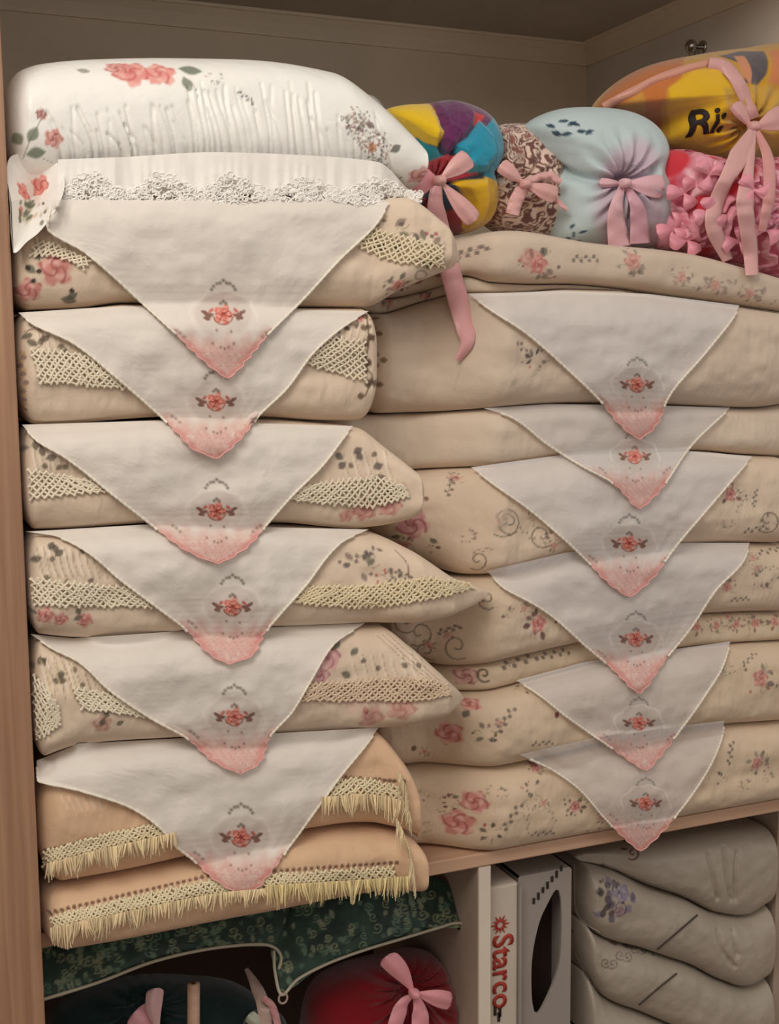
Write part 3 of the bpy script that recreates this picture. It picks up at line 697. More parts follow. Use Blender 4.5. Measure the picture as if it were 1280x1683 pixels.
lM = [(606, 1250), (675, 1271), (760, 1256), (850, 1240), (960, 1213), (1000, 1205), (1100, 1190), (1300, 1174)]
pM = quilt([(606, 1195), (660, 1172)]+[(745, 1143)]+lL[2:], lM, 'cream quilt with twin pink roses at its left, second up from the shelf', paint_M, base=(216, 194, 168), seed=16, bulge=.06, rend=.045)
def paint_N(s):
    s.rose(780, 1318, 20); s.rose(752, 1352, 24); s.cluster(740, 1318, 11, 100, False, .9, (110, 60, 64)); s.cluster(808, 1370, 14, 101, False, .9, (90, 76, 66)); s.sprig(840, 1345, 24, 1.0); s.cluster(875, 1295, 12, 102, False, .9); s.cluster(880, 1262, 12, 103, True, .8); s.cluster(945, 1325, 14, 104, True, .9); s.sprig(890, 1370, 18, .1); s.cluster(690, 1310, 9, 105, False, .5); s.cluster(700, 1360, 9, 106, False, .4)
    s.cluster(1245, 1255, 16, 107, True, .7); s.sprig(1200, 1240, 18, 1.4); s.cluster(1180, 1280, 9, 108, False); s.cluster(985, 1370, 10, 109, False, .6); s.leaf(865, 1250, 26, -1.1, (120, 60, 60))
lN = [(655, 1412), (690, 1414), (800, 1392), (950, 1363), (1100, 1337), (1300, 1303)]
pN = quilt([(655, 1290), (675, 1275)]+lM[2:], lN, 'cream quilt with scattered roses lying directly on the shelf board', paint_N, base=(220, 197, 170), seed=17, bulge=.06, rend=.03)

# ------------------------------------------------------------ big white cushion on top
wh = loft([(6, 142), (60, 112), (170, 103), (300, 102), (420, 106), (525, 124), (580, 162), (636, 222), (684, 295)], [(6, 320), (120, 326), (250, 326), (620, 326), (684, 314)], .045, (246, 244, 238), depth=.30, bulge=.10, ns=380, nf=130, power=2.3, rend=.03)
wh.relief(.007, 12, 20)
g = random.Random(5)
for i in range(58):
    u = 100+i*9.6+g.uniform(-5, 5); L = g.uniform(40, 90) if abs(u-420) > 110 else g.uniform(80, 130)
    wh.crease([(u, 282), (u-g.uniform(0, 6), 262-L*.4), (u-g.uniform(4, 26), 262-L)], g.uniform(1.6, 3.0), g.uniform(.0012, .0034), 6)
wh.rebvh()
wh.rose(215, 118, 30, (226, 138, 130), (196, 84, 84), (240, 186, 172), .9); wh.rose(262, 120, 26, (232, 150, 140), (200, 92, 90), (242, 196, 182), .9); wh.rose(190, 112, 18, (226, 150, 140), a=.8)
wh.leaf(290, 112, 42, -.15, (96, 108, 88)); wh.leaf(300, 125, 30, -1.2, (112, 124, 98)); wh.leaf(150, 118, 24, 2.9, (150, 150, 144)); wh.stroke([(300, 125), (318, 140), (325, 160)], 2, (140, 134, 110), .7, 6)
wh.cluster(355, 126, 10, 110, False, .5, (140, 146, 150)); wh.sprig(402, 158, 15, -.6, (92, 82, 86)); wh.rose(68, 188, 9, (150, 86, 84)); wh.rose(88, 228, 15, (222, 148, 138)); 
wh.stroke([(68, 196), (52, 225), (38, 260)], 2, (130, 134, 110), .9, 8); wh.leaf(45, 235, 30, 1.0, (104, 118, 92)); wh.leaf(40, 255, 34, .2, (96, 112, 88)); wh.leaf(36, 240, 26, 2.0, (120, 130, 100)); wh.stroke([(70, 260), (100, 272), (140, 275)], 2, (150, 146, 126), .7, 8)
for i in range(48):
    t = g.random(); wh.sprig(585+t*70+g.uniform(-22, 14), 190+t*110+g.uniform(-12, 12), 11, g.uniform(0, 3), [(96, 88, 84), (150, 138, 120), (180, 130, 120)][i % 3], 4, .8, i)
wh.rose(612, 243, 8, (206, 150, 100)); wh.rose(690, 290, 20, (232, 168, 166)); wh.leaf(640, 250, 22, .6, (80, 78, 66)); wh.leaf(600, 200, 18, -.5, (110, 90, 86))
wo = wh.obj('embroidered_cushion', M_SATIN); tag(wo, 'big white satin cushion with embroidered pink roses and lace frill, top of left stack', 'cushion'); ALL.append(wh)
fl = inflate([(14, 262), (50, 255), (96, 270), (106, 305), (92, 345), (66, 380), (44, 398), (24, 416), (13, 395), (11, 330)], 0, .008, (244, 241, 234), nr=60, nth=170, back=.004, centre=(52, 325), rim=lambda U, V: -.03-.058*np.clip((V-258)/75, 0, 1))
fl.rose(40, 318, 25, (228, 134, 124), (176, 66, 72), (240, 178, 162), .95); fl.rose(68, 308, 20, (230, 140, 130), (176, 66, 72), (240, 180, 166), .9); fl.rose(34, 346, 12, (222, 120, 112), (176, 66, 72))
for i in range(20): fl.leaf(24+g.random()*62, 352+g.uniform(-8, 8)+(20 if i % 2 else 0)-g.random()*14, 20, g.uniform(.4, 1.6), [(110, 116, 86), (86, 92, 66), (214, 206, 180)][i % 3], .4)
fl.relief(.006, 30, 3); fl.obj('hanging_corner', M_SATIN, wo); ALL.append(fl)
# frill: pleated band + scalloped lace edge
def frill():
    n = 260; U = np.linspace(95, 672, n); nv = 26
    top = smooth_interp(U, [95, 200, 350, 500, 620, 672], [262, 258, 250, 255, 266, 312])
    bot = smooth_interp(U, [95, 200, 350, 500, 640, 690], [322, 322, 320, 322, 324, 326])
    sc = 14*np.abs(np.sin((U-95)/68*math.pi/1.0))*np.interp(U, [95, 400, 690], [1.2, .7, .4])
    V = top[:, None]+(bot+sc*0-top)[:, None]*np.linspace(0, 1, nv)[None]
    yb = np.array([hit(u, (a+b)/2, [wh], -.03) for u, a, b in zip(U, top, bot)]); yb = np.convolve(np.pad(yb, 8, 'edge'), np.ones(17)/17, 'valid')
    Y = np.zeros((n, nv)); k = np.linspace(0, 1, nv)[None]
    Y = (yb-.006)[:, None]-.012*k+.0035*k*np.sin(U*.42+2*np.sin(U*.07))[:, None]
    for i in range(0, n, 5):
        pass
    ii = np.arange(0, n, 6); jj = np.arange(0, nv, 5)
    hs = np.array([[hit(U[i], V[i, j]-4, [wh], 9) for j in jj] for i in ii]); hs = np.where(hs > 8, np.median(hs[hs < 8]), hs)
    H1 = np.array([np.interp(np.arange(nv), jj, r) for r in hs]); H1 = np.array([np.interp(np.arange(n), ii, c) for c in H1.T]).T
    H1 = np.minimum.accumulate(H1, axis=1); Y = H1-.004-.008*k+(.0012+.0018*fbm(U*.03, U*.01))[:, None]*k*np.sin(U*.36+3*np.sin(U*.05))[:, None]; yb = H1[:, -1]-.0
    P = at_arr(np.repeat(U[:, None], nv, 1), V, Y)
    s = Surf(P, False, (240, 235, 228)); s.c[..., 3] = .97
    o = s.obj('pleated_frill', M_SHEER, wo)
    so = Soup(); gg = random.Random(9)
    cc = (*lin((252, 248, 242)), 1)
    # lace: dense looping threads hanging below the frill
    for i in range(1300):
        t = gg.random(); u = 100+t*590
        ph = math.cos((u-150)/118*2*math.pi)
        depth_ = (30 if u < 420 else 14)*(ph*.5+.5)+8
        base = np.interp(u, U, bot)
        up = (30 if u < 380 else 22)*(ph*.5+.5)+8
        v = base-up+gg.random()*(up+depth_)
        y = np.interp(u, U, yb)-.016-gg.uniform(0, .003)
        r = gg.uniform(3.5, 7.5); a0 = gg.uniform(0, 6.28); sp = gg.uniform(2.5, 5.5)
        pts = [at(u+r*math.cos(a0+sp*q), v+r*.8*math.sin(a0+sp*q), y) for q in np.linspace(0, 1, 6)]
        so.tube(pts, S(u)*1.5, cc, 4)
    so.build('lace_edge', M_THREAD, wo)['kind'] = 'stuff'
frill()

# ------------------------------------------------------------ sheer cloths with embroidered pink corners
def hem_u(v, pts):
    p = np.array(pts, float); return smooth_interp(v, p[:, 1], p[:, 0])
def cloth(left, right, tip, rose, label, surfs, sc=1.0, group='sheer cloths hanging down the left column', op=.93, shade=(232, 224, 214), topv=None, nrow=116, ncol=148):
    left = sorted(left, key=lambda p: p[1])+[tip]; right = sorted(right, key=lambda p: p[1])+[tip]
    tv = tip[1]; v0 = min(left[0][1], right[0][1])
    e = np.linspace(0, 1, nrow); vt_l, vt_r = left[0][1], right[0][1]
    VL = vt_l+(tv-vt_l)*e**.9; VR = vt_r+(tv-vt_r)*e**.9; Vc = (VL+VR)/2
    UL = hem_u(VL, left); UR = hem_u(VR, right)
    # scallops near the tip, rounded
    near = np.clip((Vc-(tv-70*sc))/(70*sc), 0, 1)
    wob = 2.0*sc*np.sin(Vc*.42)*np.clip(near*3, 0, 1)
    mid = (UL+UR)/2; half = np.maximum((UR-UL)/2+wob+6*sc*near, 0)
    half *= np.where(e > .94, np.sqrt(np.clip(1-((e-.94)/.06)**2, 0, 1)), 1); half = np.maximum(half, .3)
    s_ = np.linspace(-1, 1, ncol)
    U = mid[:, None]+half[:, None]*s_[None]
    V = VL[:, None]+(VR-VL)[:, None]*((s_+1)/2)[None]
    if topv is not None:
        tvv = np.interp(U[0], [p[0] for p in topv], [p[1] for p in topv]); V = V+(tvv-V[0])[None]*(np.clip(1-e*2.2, 0, 1)**1.5)[:, None]
    # depth from what lies beneath, coarse then filtered
    ci = np.linspace(0, nrow-1, 70).astype(int); cj = np.linspace(0, ncol-1, 50).astype(int)
    raw = np.array([[hit(U[i, j], V[i, j], surfs, 9) for j in cj] for i in ci])
    fb = np.median(raw[raw < 8]); raw = np.where(raw > 8, fb, raw)-.0065
    Y = raw.copy(); dz = np.abs(np.diff(V[ci][:, 0]))*S(tip[0])
    for i in range(1, len(ci)): Y[i] = np.minimum(Y[i], Y[i-1]+.35*dz[i-1])
    for i in range(len(ci)-2, -1, -1): Y[i] = np.minimum(Y[i], Y[i+1]+1.3*dz[i])
    for _ in range(2):
        Yp = np.pad(Y, 1, 'edge'); Y2 = (Yp[1:-1, :-2]+Yp[1:-1, 2:]+Yp[:-2, 1:-1]+Yp[2:, 1:-1]+4*Y)/8; Y = np.minimum(Y2, raw)
    Yj = np.array([np.interp(np.arange(ncol), cj, r) for r in Y]); YY = np.array([np.interp(np.arange(nrow), ci, c) for c in Yj.T]).T
    YY = YY-.0012*(.5+fbm(U*.02, V*.03, 2))
    P = at_arr(U, V, YY)
    s = Surf(P, False, shade); s.c[..., 3] = op
    ru, rv = rose
    # the dye is worked in thread steps from the cloth's own corner
    cu = (U-ru)/sc; cv = (V-rv)/sc
    du = np.abs(cu)
    def mixm(m_, col, al=None):
        m_ = np.clip(m_, 0, 1); s.c[..., :3] = s.c[..., :3]*(1-m_[..., None])+lin(col)*m_[..., None]
        if al is not None: s.c[..., 3] = s.c[..., 3]*(1-m_)+al*m_
    line = cv-(25-du*.1)+5*np.sin(cu*.22)+8*fbm(U*.06, V*.06)
    mixm(np.clip(line/30, 0, 1)*.85, (230, 178, 168), .84)
    edge = (half[:, None]*(1-np.abs(s_))[None])/sc
    mixm(np.clip((16-edge)/10, 0, 1)*np.clip((cv-14)/36, 0, 1)*.8, (224, 148, 140), .82)
    mixm(np.clip((cv+10)/40, 0, 1)*np.clip(.5*np.abs(fbm(U*.12, V*.12))*3-.3, 0, 1)*.8, (240, 222, 212), .9)
    ov = (cu/46)**2+((cv+0)/36)**2                         # medallion window
    mixm(np.clip((1-ov)*4, 0, 1)*.35, (208, 190, 178), .84)
    arch = np.abs(np.sqrt((cu/50)**2+((cv-2)/38)**2)-1-.05*np.sin(8*np.arctan2(cv, cu)))
    mixm(np.clip(1-arch/.07, 0, 1)*(cv < 12)*.5, (244, 236, 226), .95)
    def dots(lst, r, col, al=1.):
        for x, y in lst: mixm(np.clip(1.35-np.hypot(cu-x, cv-y)/r, 0, 1), col, al)
    # rose
    th = np.arctan2(cv, cu); rr = np.hypot(cu, cv)
    ro = np.clip((15+3*np.cos(5*th)-rr)/2.5, 0, 1)
    mixm(ro, (214, 124, 110), 1); mixm(ro*np.clip(np.sin(rr*.95-th*2)*1.5, 0, 1)*.7, (240, 186, 170), 1); mixm(ro*(rr < 4), (180, 78, 70), 1)
    mixm(np.clip(1-np.abs(rr-15)/2.2, 0, 1)*(cv > 3), (160, 84, 68), 1)
    for sx in (-1, 1):
        for (x, y, a, b, ang) in ((22, 2, 8, 3.2, .3), (28, -3, 7, 3, -.5), (19, -6, 5, 2.6, .8), (25, 6, 6, 2.6, -.2)):
            dx = cu-sx*x; dy = cv-y; ca, sa = math.cos(ang*sx), math.sin(ang*sx)
            ee = ((dx*ca+dy*sa)/a)**2+((-dx*sa+dy*ca)/b)**2; mixm(np.clip((1.2-ee)*2, 0, 1), (134, 96, 84) if (x > 21) else (196, 110, 100), 1)
        dots([(sx*10, -47), (sx*15, -43), (sx*18, -38)], 3., (128, 122, 112)); dots([(sx*66, 28), (sx*72, 24), (sx*60, 34)], 3.2, (168, 140, 128)); dots([(sx*52, 36), (sx*44, 42), (sx*34, 44), (sx*24, 50)], 2.6, (222, 196, 178))
    dots([(0, -52), (-5, -48), (5, -48), (0, -20), (-4, -17), (4, -17)], 3., (120, 108, 98))
    dots([(-10, 24), (12, 26), (-4, 50), (2, 52), (8, 50), (16, 44), (-16, 44)], 2.4, (150, 124, 112))
    # edge lace holes on the corner
    hole = (np.sin(U*.55/sc+V*.25)*np.sin(V*.6/sc) > .72)*np.clip((cv-44)/10, 0, 1)
    s.c[..., 3] = s.c[..., 3]*(1-.25*hole)
    o = s.obj('embroidered_cloth', M_SHEER); tag(o, label, 'cloth', group); ALL.append(s)
    # stitched hem cord along both edges
    k = S(tip[0])
    for j in (0, ncol-1):
        so = Soup()
        q = P[4:int(nrow*.74), j].copy(); q[:, 1] -= .0008
        so.tube(q, 2.2*k*(.9+.25*np.sin(np.arange(len(q))*2.1)), (*lin((242, 234, 218)), 1), 6)
        so.build('hem', M_THREAD, o)
    so = Soup(); m0 = int(nrow*.74); q = np.vstack([P[m0:, 0], P[m0:, -1][::-1]]); q[:, 1] -= .0008
    so.tube(q, 1.1*k, (*lin((228, 176, 168)), 1), 6); so.build('scalloped_edge', M_THREAD, o)
    # raised embroidery petals
    so = Soup(); inv = lambda x, y: at(ru+x*sc, rv+y*sc, float(YY[np.argmin(np.abs(Vc-rv-y*sc)), ncol//2])-.0012)
    for kx in range(6):
        a = kx*1.047; pts = [inv(3*math.cos(a), 3*math.sin(a)), inv(9*math.cos(a+.3), 9*math.sin(a+.3)), inv(13*math.cos(a), 13*math.sin(a))]
        so.tube(pts, [k*.8, k*1.5*sc, k*.7], (*lin((222, 138, 122)), 1), 5)
    so.build('embroidered_rose', M_THREAD, o)
    return s
LS = ALL[:]
cl = {}
cl[6] = cloth([(60, 1252), (62, 1283), (130, 1300), (215, 1328), (262, 1360), (290, 1392), (320, 1415), (355, 1445)], [(622, 1196), (600, 1226), (560, 1275), (520, 1330), (480, 1385), (440, 1435)], (405, 1474), (396, 1376), 'sheer white cloth with pink corner over the fringed cushions, lowest at the left', LS, sc=1.05, topv=[(60, 1250), (130, 1222), (400, 1208), (620, 1196)])
cl[5] = cloth([(50, 1046), (85, 1068), (130, 1090), (180, 1135), (250, 1182), (310, 1215), (350, 1248)], [(600, 1026), (548, 1060), (510, 1120), (480, 1170), (440, 1215), (425, 1250)], (395, 1272), (385, 1178), 'sheer white cloth on the pillow with gathered left end, fifth down at the left', ALL[:], topv=[(48, 1042), (120, 1049), (300, 1037), (600, 1024)])
cl[4] = cloth([(42, 874), (90, 881), (140, 905), (200, 955), (260, 1000), (310, 1038), (345, 1072)], [(606, 870), (560, 892), (500, 965), (460, 1010), (430, 1045), (412, 1075)], (376, 1092), (382, 997), 'sheer white cloth on the pillow with long pointed corner, fourth down at the left', ALL[:], topv=[(40, 874), (240, 862), (600, 870)])
cl[3] = cloth([(36, 700), (60, 725), (110, 755), (200, 825), (262, 872), (310, 905)], [(580, 700), (568, 715), (530, 765), (480, 815), (440, 860), (405, 897)], (358, 927), (356, 840), 'sheer white cloth with brightest red rose motif, third down at the left', ALL[:], topv=[(34, 698), (260, 691), (575, 700)])
cl[2] = cloth([(30, 516), (50, 532), (120, 565), (190, 620), (250, 672), (290, 708), (320, 737)], [(606, 511), (560, 540), (515, 580), (470, 640), (425, 683), (395, 718)], (355, 754), (355, 660), 'sheer white cloth with pink corner, second down below the white cushion', ALL[:], topv=[(28, 514), (200, 503), (490, 509), (606, 511)])
cl[1] = cloth([(86, 326), (78, 372), (140, 415), (230, 495), (290, 550), (320, 578)], [(640, 332), (620, 366), (560, 425), (500, 490), (440, 550), (408, 585)], (374, 622), (367, 517), 'largest sheer white cloth, hanging right under the white lace-frilled cushion', [q for q in ALL if q is not wh], sc=1.08, topv=[(86, 328), (640, 332)])
GR = 'sheer cloths hanging down the right column'
def rcloth(*a, **k): return cloth(*a, surfs=[q for q in ALL if q not in (wh,)], group=GR, shade=(236, 230, 226), **k)
rcloth([(853, 1240), (908, 1266), (952, 1298), (996, 1348)], [(1190, 1184), (1187, 1205), (1171, 1249), (1138, 1304), (1094, 1358)], (1052, 1398), (1061, 1320), 'sheer white cloth whose pink tip hangs past the shelf edge, lowest at the right', sc=.8, op=.50, topv=[(853, 1240), (1000, 1207), (1190, 1184)])
rcloth([(848, 1122), (886, 1145), (930, 1178), (985, 1216)], [(1200, 1056), (1187, 1096), (1160, 1140), (1121, 1195)], (1061, 1266), (1050, 1188), 'sheer white cloth on the quilt with twin roses, second from the bottom right', sc=.8, op=.56, topv=[(848, 1118), (960, 1088), (1200, 1054)])
rcloth([(800, 938), (826, 965), (875, 992), (908, 1014), (963, 1063), (1012, 1104)], [(1232, 892), (1222, 920), (1176, 970), (1132, 1036), (1089, 1088)], (1050, 1140), (1045, 1050), 'sheer white cloth draped over two flowered quilts, third from the bottom right', sc=.85, op=.70, topv=[(800, 938), (930, 908), (1130, 892), (1232, 892)])
rcloth([(774, 770), (813, 799), (869, 838), (926, 886), (963, 921), (1001, 957)], [(1236, 750), (1173, 824), (1111, 897), (1076, 943)], (1034, 981), (1034, 893), 'sheer white cloth on the scroll-patterned quilt, third from the top right', sc=.9, op=.72, topv=[(774, 768), (920, 748), (1130, 741), (1236, 750)])
rcloth([(795, 672), (841, 687), (897, 729), (954, 765), (1010, 796)], [(1200, 670), (1134, 734), (1089, 798)], (1050, 836), (1043, 750), 'sheer white cloth on the plain cream quilt, second from the top right', sc=.8, op=.62, topv=[(795, 671), (900, 664), (1100, 667), (1200, 670)])
rcloth([(770, 486), (800, 508), (864, 549), (948, 622), (987, 660), (1018, 695)], [(1215, 506), (1205, 524), (1162, 577), (1100, 650), (1078, 695)], (1050, 722), (1047, 632), 'sheer white cloth on the thick comforter, uppermost of those at the right', sc=.85, op=.70, topv=[(770, 483), (920, 478), (1066, 483), (1215, 502)])

# ------------------------------------------------------------ ribbons and bows
PINK = (226, 172, 168)
def ribbon(parent, pts, width, surfs=None, y=None, col=PINK, name='ribbon_tail', n=30, taper=None, off=.006, notch=True, twist=.0):
    if surfs is not None: P, p = drape_path(pts, surfs, n, off, .5)
    else:
        p = curve_pts(pts, n); Y = np.interp(np.linspace(0, 1, n), np.linspace(0, 1, len(y)), y) if isinstance(y, (list, tuple)) else np.full(n, y)
        P = at_arr(p[:, 0], p[:, 1], Y)
    T = np.gradient(p, axis=0); T /= np.linalg.norm(T, axis=1, keepdims=True)+1e-9; Nn = np.stack([-T[:, 1], T[:, 0]], 1)
    k = S(p[0][0]); m_ = 9; w_ = np.linspace(-1, 1, m_)
    wd = np.full(n, width/2.) if taper is None else np.interp(np.linspace(0, 1, n), np.linspace(0, 1, len(taper)), taper)*width/2
    U = p[:, None, 0]+Nn[:, None, 0]*wd[:, None]*w_[None]; V = p[:, None, 1]+Nn[:, None, 1]*wd[:, None]*w_[None]
    Y = P[:, 1][:, None]-.0035*(1-w_**2)[None]*np.minimum(1, wd/8)[:, None]+.0015*np.sin(np.arange(n)*.7)[:, None]*w_[None]
    G = at_arr(U, V, Y); s = Surf(G, False, col)
    s.mix(np.repeat((np.abs(w_) > .82)[None], n, 0)*.4, (244, 206, 204))
    # real thickness: close with a back sheet
    G2 = G.copy(); G2[..., 1] += .0007
    ring = np.concatenate([G, G2[:, ::-1]], 1); c = np.concatenate([s.c, s.c[:, ::-1]], 1)
    me = mesh_np(name, ring, grid_faces(n, 2*m_, True), c); return link(name, me, M_RIBBON, parent)
def loop(parent, c, tip, width, y, col=PINK, name='bow_loop', puff=.007, bend=0.):
    """one puffed loop of a bow from the knot out to tip and back"""
    n, m_ = 22, 20; c = np.array(c, float); t_ = np.array(tip, float); d = t_-c; L = np.linalg.norm(d); d /= L; nn = np.array([-d[1], d[0]])
    t = np.linspace(0, 1, n); wd = width*.43*(.14+.86*np.sin(np.pi/2*np.clip(t/.8, 0, 1))**1.3)*np.sqrt(np.clip(1-np.clip((t-.9)/.1, 0, 1)**2*.8, 0, 1)); a = np.linspace(0, 2*math.pi, m_, endpoint=False)
    ctr = c[None]+d[None]*(t*L)[:, None]+nn[None]*(bend*np.sin(t*math.pi))[:, None]
    op = np.clip(t*1.6, 0, 1)
    U = ctr[:, None, 0]+nn[0]*wd[:, None]*np.cos(a)[None]; V = ctr[:, None, 1]+nn[1]*wd[:, None]*np.cos(a)[None]
    Y = y-puff*.6*np.sin(t*math.pi)[:, None]-puff*np.sin(a)[None]*op[:, None]*(.6+.3*np.cos(3*a+1)[None])
    P = at_arr(U, V, Y); s = Surf(P, True, col); s.mix(np.clip(.5-.5*np.sin(a)[None], 0, 1)*np.clip(t[:, None]*.3, 0, 1), (206, 138, 140))  # shading put into the dye: deeper pink to the back and outer end
    me = mesh_np(name, P, s.F, s.c); return link(name, me, M_RIBBON, parent)
def knot(parent, c, r, y, col=PINK):
    s = inflate([(c[0]-r, c[1]-r*.6), (c[0], c[1]-r), (c[0]+r, c[1]-r*.6), (c[0]+r*.9, c[1]+r*.7), (c[0], c[1]+r), (c[0]-r*.9, c[1]+r*.7)], y, .012, col, nr=8, nth=24, back=.006)
    return s.obj('knot', M_RIBBON, parent)

# ------------------------------------------------------------ tied bundles on top of the right stack
GB_ = 'tied bundles along the top of the right stack'
def zfix(s): s.rebvh(); return s
b1 = inflate([(628, 190), (650, 175), (700, 170), (742, 165), (790, 183), (812, 212), (819, 250), (808, 280), (801, 293), (809, 330), (798, 368), (755, 386), (705, 380), (668, 352), (668, 300), (648, 240)], .13, .085, (40, 50, 70), nr=70, nth=260, back=.06, centre=(735, 275))
RAI = .010
_A, _B = b1.q(); _c = b1.xz(735, 275); _th = np.degrees(np.arctan2(_B-_c[1], _A-_c[0])); _r = np.hypot(_A-_c[0], _B-_c[1])
for a0, a1, c_ in ((95, 150, (236, 196, 30)), (42, 95, (104, 36, 92)), (-8, 42, (24, 150, 180)), (-62, -8, (236, 186, 20)), (-110, -62, (160, 36, 44)), (-160, -110, (22, 118, 128)), (150, 181, (24, 120, 132)), (-181, -160, (24, 120, 132))):
    b1.mix(((_th >= a0) & (_th < a1))*np.clip((_r/S(735)-70)/6, 0, 1), c_)
b1.poly([(640, 198), (680, 222), (722, 243), (738, 262), (715, 272), (690, 262), (655, 232)], (24, 120, 132), 1, 3, 0, RAI*.5)
b1.poly([(700, 268), (740, 252), (775, 262), (790, 285), (745, 296), (715, 296)], (176, 44, 56), 1, 3, 0, RAI*.4)
b1.poly([(708, 168), (745, 163), (785, 183), (782, 205), (762, 232), (738, 250), (727, 232), (730, 205)], (104, 36, 92), 1, 3, 0, RAI)
b1.poly([(626, 188), (650, 172), (700, 170), (720, 190), (731, 215), (722, 240), (700, 232), (672, 212), (648, 200)], (236, 196, 30), 1, 3, 0, RAI)
b1.poly([(775, 180), (802, 188), (795, 200), (780, 205)], (206, 48, 56), 1, 2)
b1.poly([(792, 196), (815, 222), (820, 255), (804, 280), (772, 284), (758, 262), (750, 240), (770, 225)], (24, 150, 180), 1, 3, 0, RAI)
b1.poly([(748, 296), (806, 292), (810, 330), (794, 366), (768, 376), (778, 335)], (236, 186, 20), 1, 3, 0, RAI)
b1.poly([(700, 320), (735, 350), (770, 378), (735, 386), (702, 378)], (160, 36, 44), 1, 3)
b1.poly([(664, 345), (700, 338), (706, 376), (690, 370)], (22, 118, 128), 1, 3)
b1.radial(722, 297, 17, .007, 85); b1.relief(.004, 40, 31); X, Z = b1.q()
b1.mix((fbm(X*220, Z*220, 2) > .18)*.5*(b1.c[..., 0] > .05)*(b1.c[..., 2] > .03)*(b1.c[..., 0] < .25), (60, 14, 60))
o = b1.obj('tied_bundle', M_PLUSH); tag(o, 'multicoloured plush bundle in yellow, purple and blue with a pink bow', 'bundle', GB_); ALL.append(b1)
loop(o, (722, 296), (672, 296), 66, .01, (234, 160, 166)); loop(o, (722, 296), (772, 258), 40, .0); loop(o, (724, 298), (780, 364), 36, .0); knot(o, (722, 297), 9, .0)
ribbon(o, [(718, 302), (716, 340), (728, 400), (744, 460), (760, 520), (768, 560), (752, 592)], 34, [b1, s0, s1, pH], None, (226, 166, 166), n=44, taper=[.5, .9, 1, 1, 1, .9, .25], off=.008)

b2 = inflate([(800, 250), (806, 212), (850, 204), (893, 214), (916, 250), (912, 300), (926, 340), (912, 386), (862, 392), (812, 378), (786, 345), (795, 300)], .14, .07, (232, 204, 186), nr=64, nth=240, back=.06)
b2.radial(862, 300, 13, .007, 80); b2.relief(.004, 40, 33); X, Z = b2.q()
f1 = np.abs(fbm(X*80+.7*fbm(X*50, Z*50), Z*80+9, 2)); b2.mix(np.clip((f1-.10)*22, 0, 1)*np.clip((.33-f1)*22, 0, 1)*.95, (104, 56, 50)); b2.mix(np.clip((f1-.36)*12, 0, 1), (150, 96, 84))
o = b2.obj('tied_bundle', M_PLUSH); tag(o, 'leopard-spotted brown and cream bundle tied with a pink ribbon', 'bundle', GB_); ALL.append(b2)
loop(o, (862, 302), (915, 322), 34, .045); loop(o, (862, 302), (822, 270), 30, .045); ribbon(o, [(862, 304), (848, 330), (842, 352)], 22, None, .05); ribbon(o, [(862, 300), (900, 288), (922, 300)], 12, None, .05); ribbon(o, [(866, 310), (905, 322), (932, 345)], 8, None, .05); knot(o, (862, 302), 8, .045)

b3 = inflate([(866, 206), (905, 183), (960, 178), (1020, 185), (1060, 208), (1079, 245), (1072, 290), (1086, 330), (1082, 400), (1020, 410), (950, 404), (914, 392), (902, 330), (898, 280), (878, 240)], .10, .085, (196, 212, 214), nr=66, nth=260, back=.08, centre=(1000, 292))
b3.crease([(892, 262), (930, 285), (985, 298), (1030, 298)], 9, .018); b3.crease([(1030, 298), (1060, 290), (1078, 280)], 8, .012)
b3.rebvh(); b3.poly([(985, 300), (1000, 255), (1050, 225), (1082, 250), (1076, 290), (1088, 330), (1084, 405), (985, 408), (975, 350)], (206, 176, 194), .75, 24)
for i, q in enumerate([(895, 205), (915, 200), (930, 208), (905, 216), (945, 216), (960, 222), (935, 200), (920, 222)]): b3.leaf(*q, 22, -.5+(i % 3)*.5, (34, 62, 84), .2, .95)
for i, q in enumerate([(925, 392), (935, 378), (942, 392), (950, 384), (930, 396), (950, 400)]): b3.leaf(*q, 18, .5+(i % 3)*.6, (44, 86, 112), .2, .95)
for i in range(8): b3.blob(1000+rs.uniform(0, 75), 320+rs.uniform(0, 80), 4, 6, .5, (130, 122, 150), .7)
b3.radial(1026, 298, 15, .010, 95); b3.relief(.003, 25, 35)
o = b3.obj('tied_bundle', M_COTTON); tag(o, 'pale blue bundle with dark leaf print and a pale pink ribbon', 'bundle', GB_); ALL.append(b3)
RB = (232, 184, 192)
loop(o, (1026, 302), (1092, 308), 44, .02, RB); loop(o, (1026, 302), (985, 300), 18, .03, RB); ribbon(o, [(1022, 306), (1012, 350), (1018, 405)], 34, [b3], None, RB, taper=[.3, .8, 1.1]); ribbon(o, [(1030, 306), (1048, 345), (1052, 400)], 30, [b3], None, (222, 170, 184), taper=[.3, .9, 1.1]); knot(o, (1026, 301), 8, .015, RB)

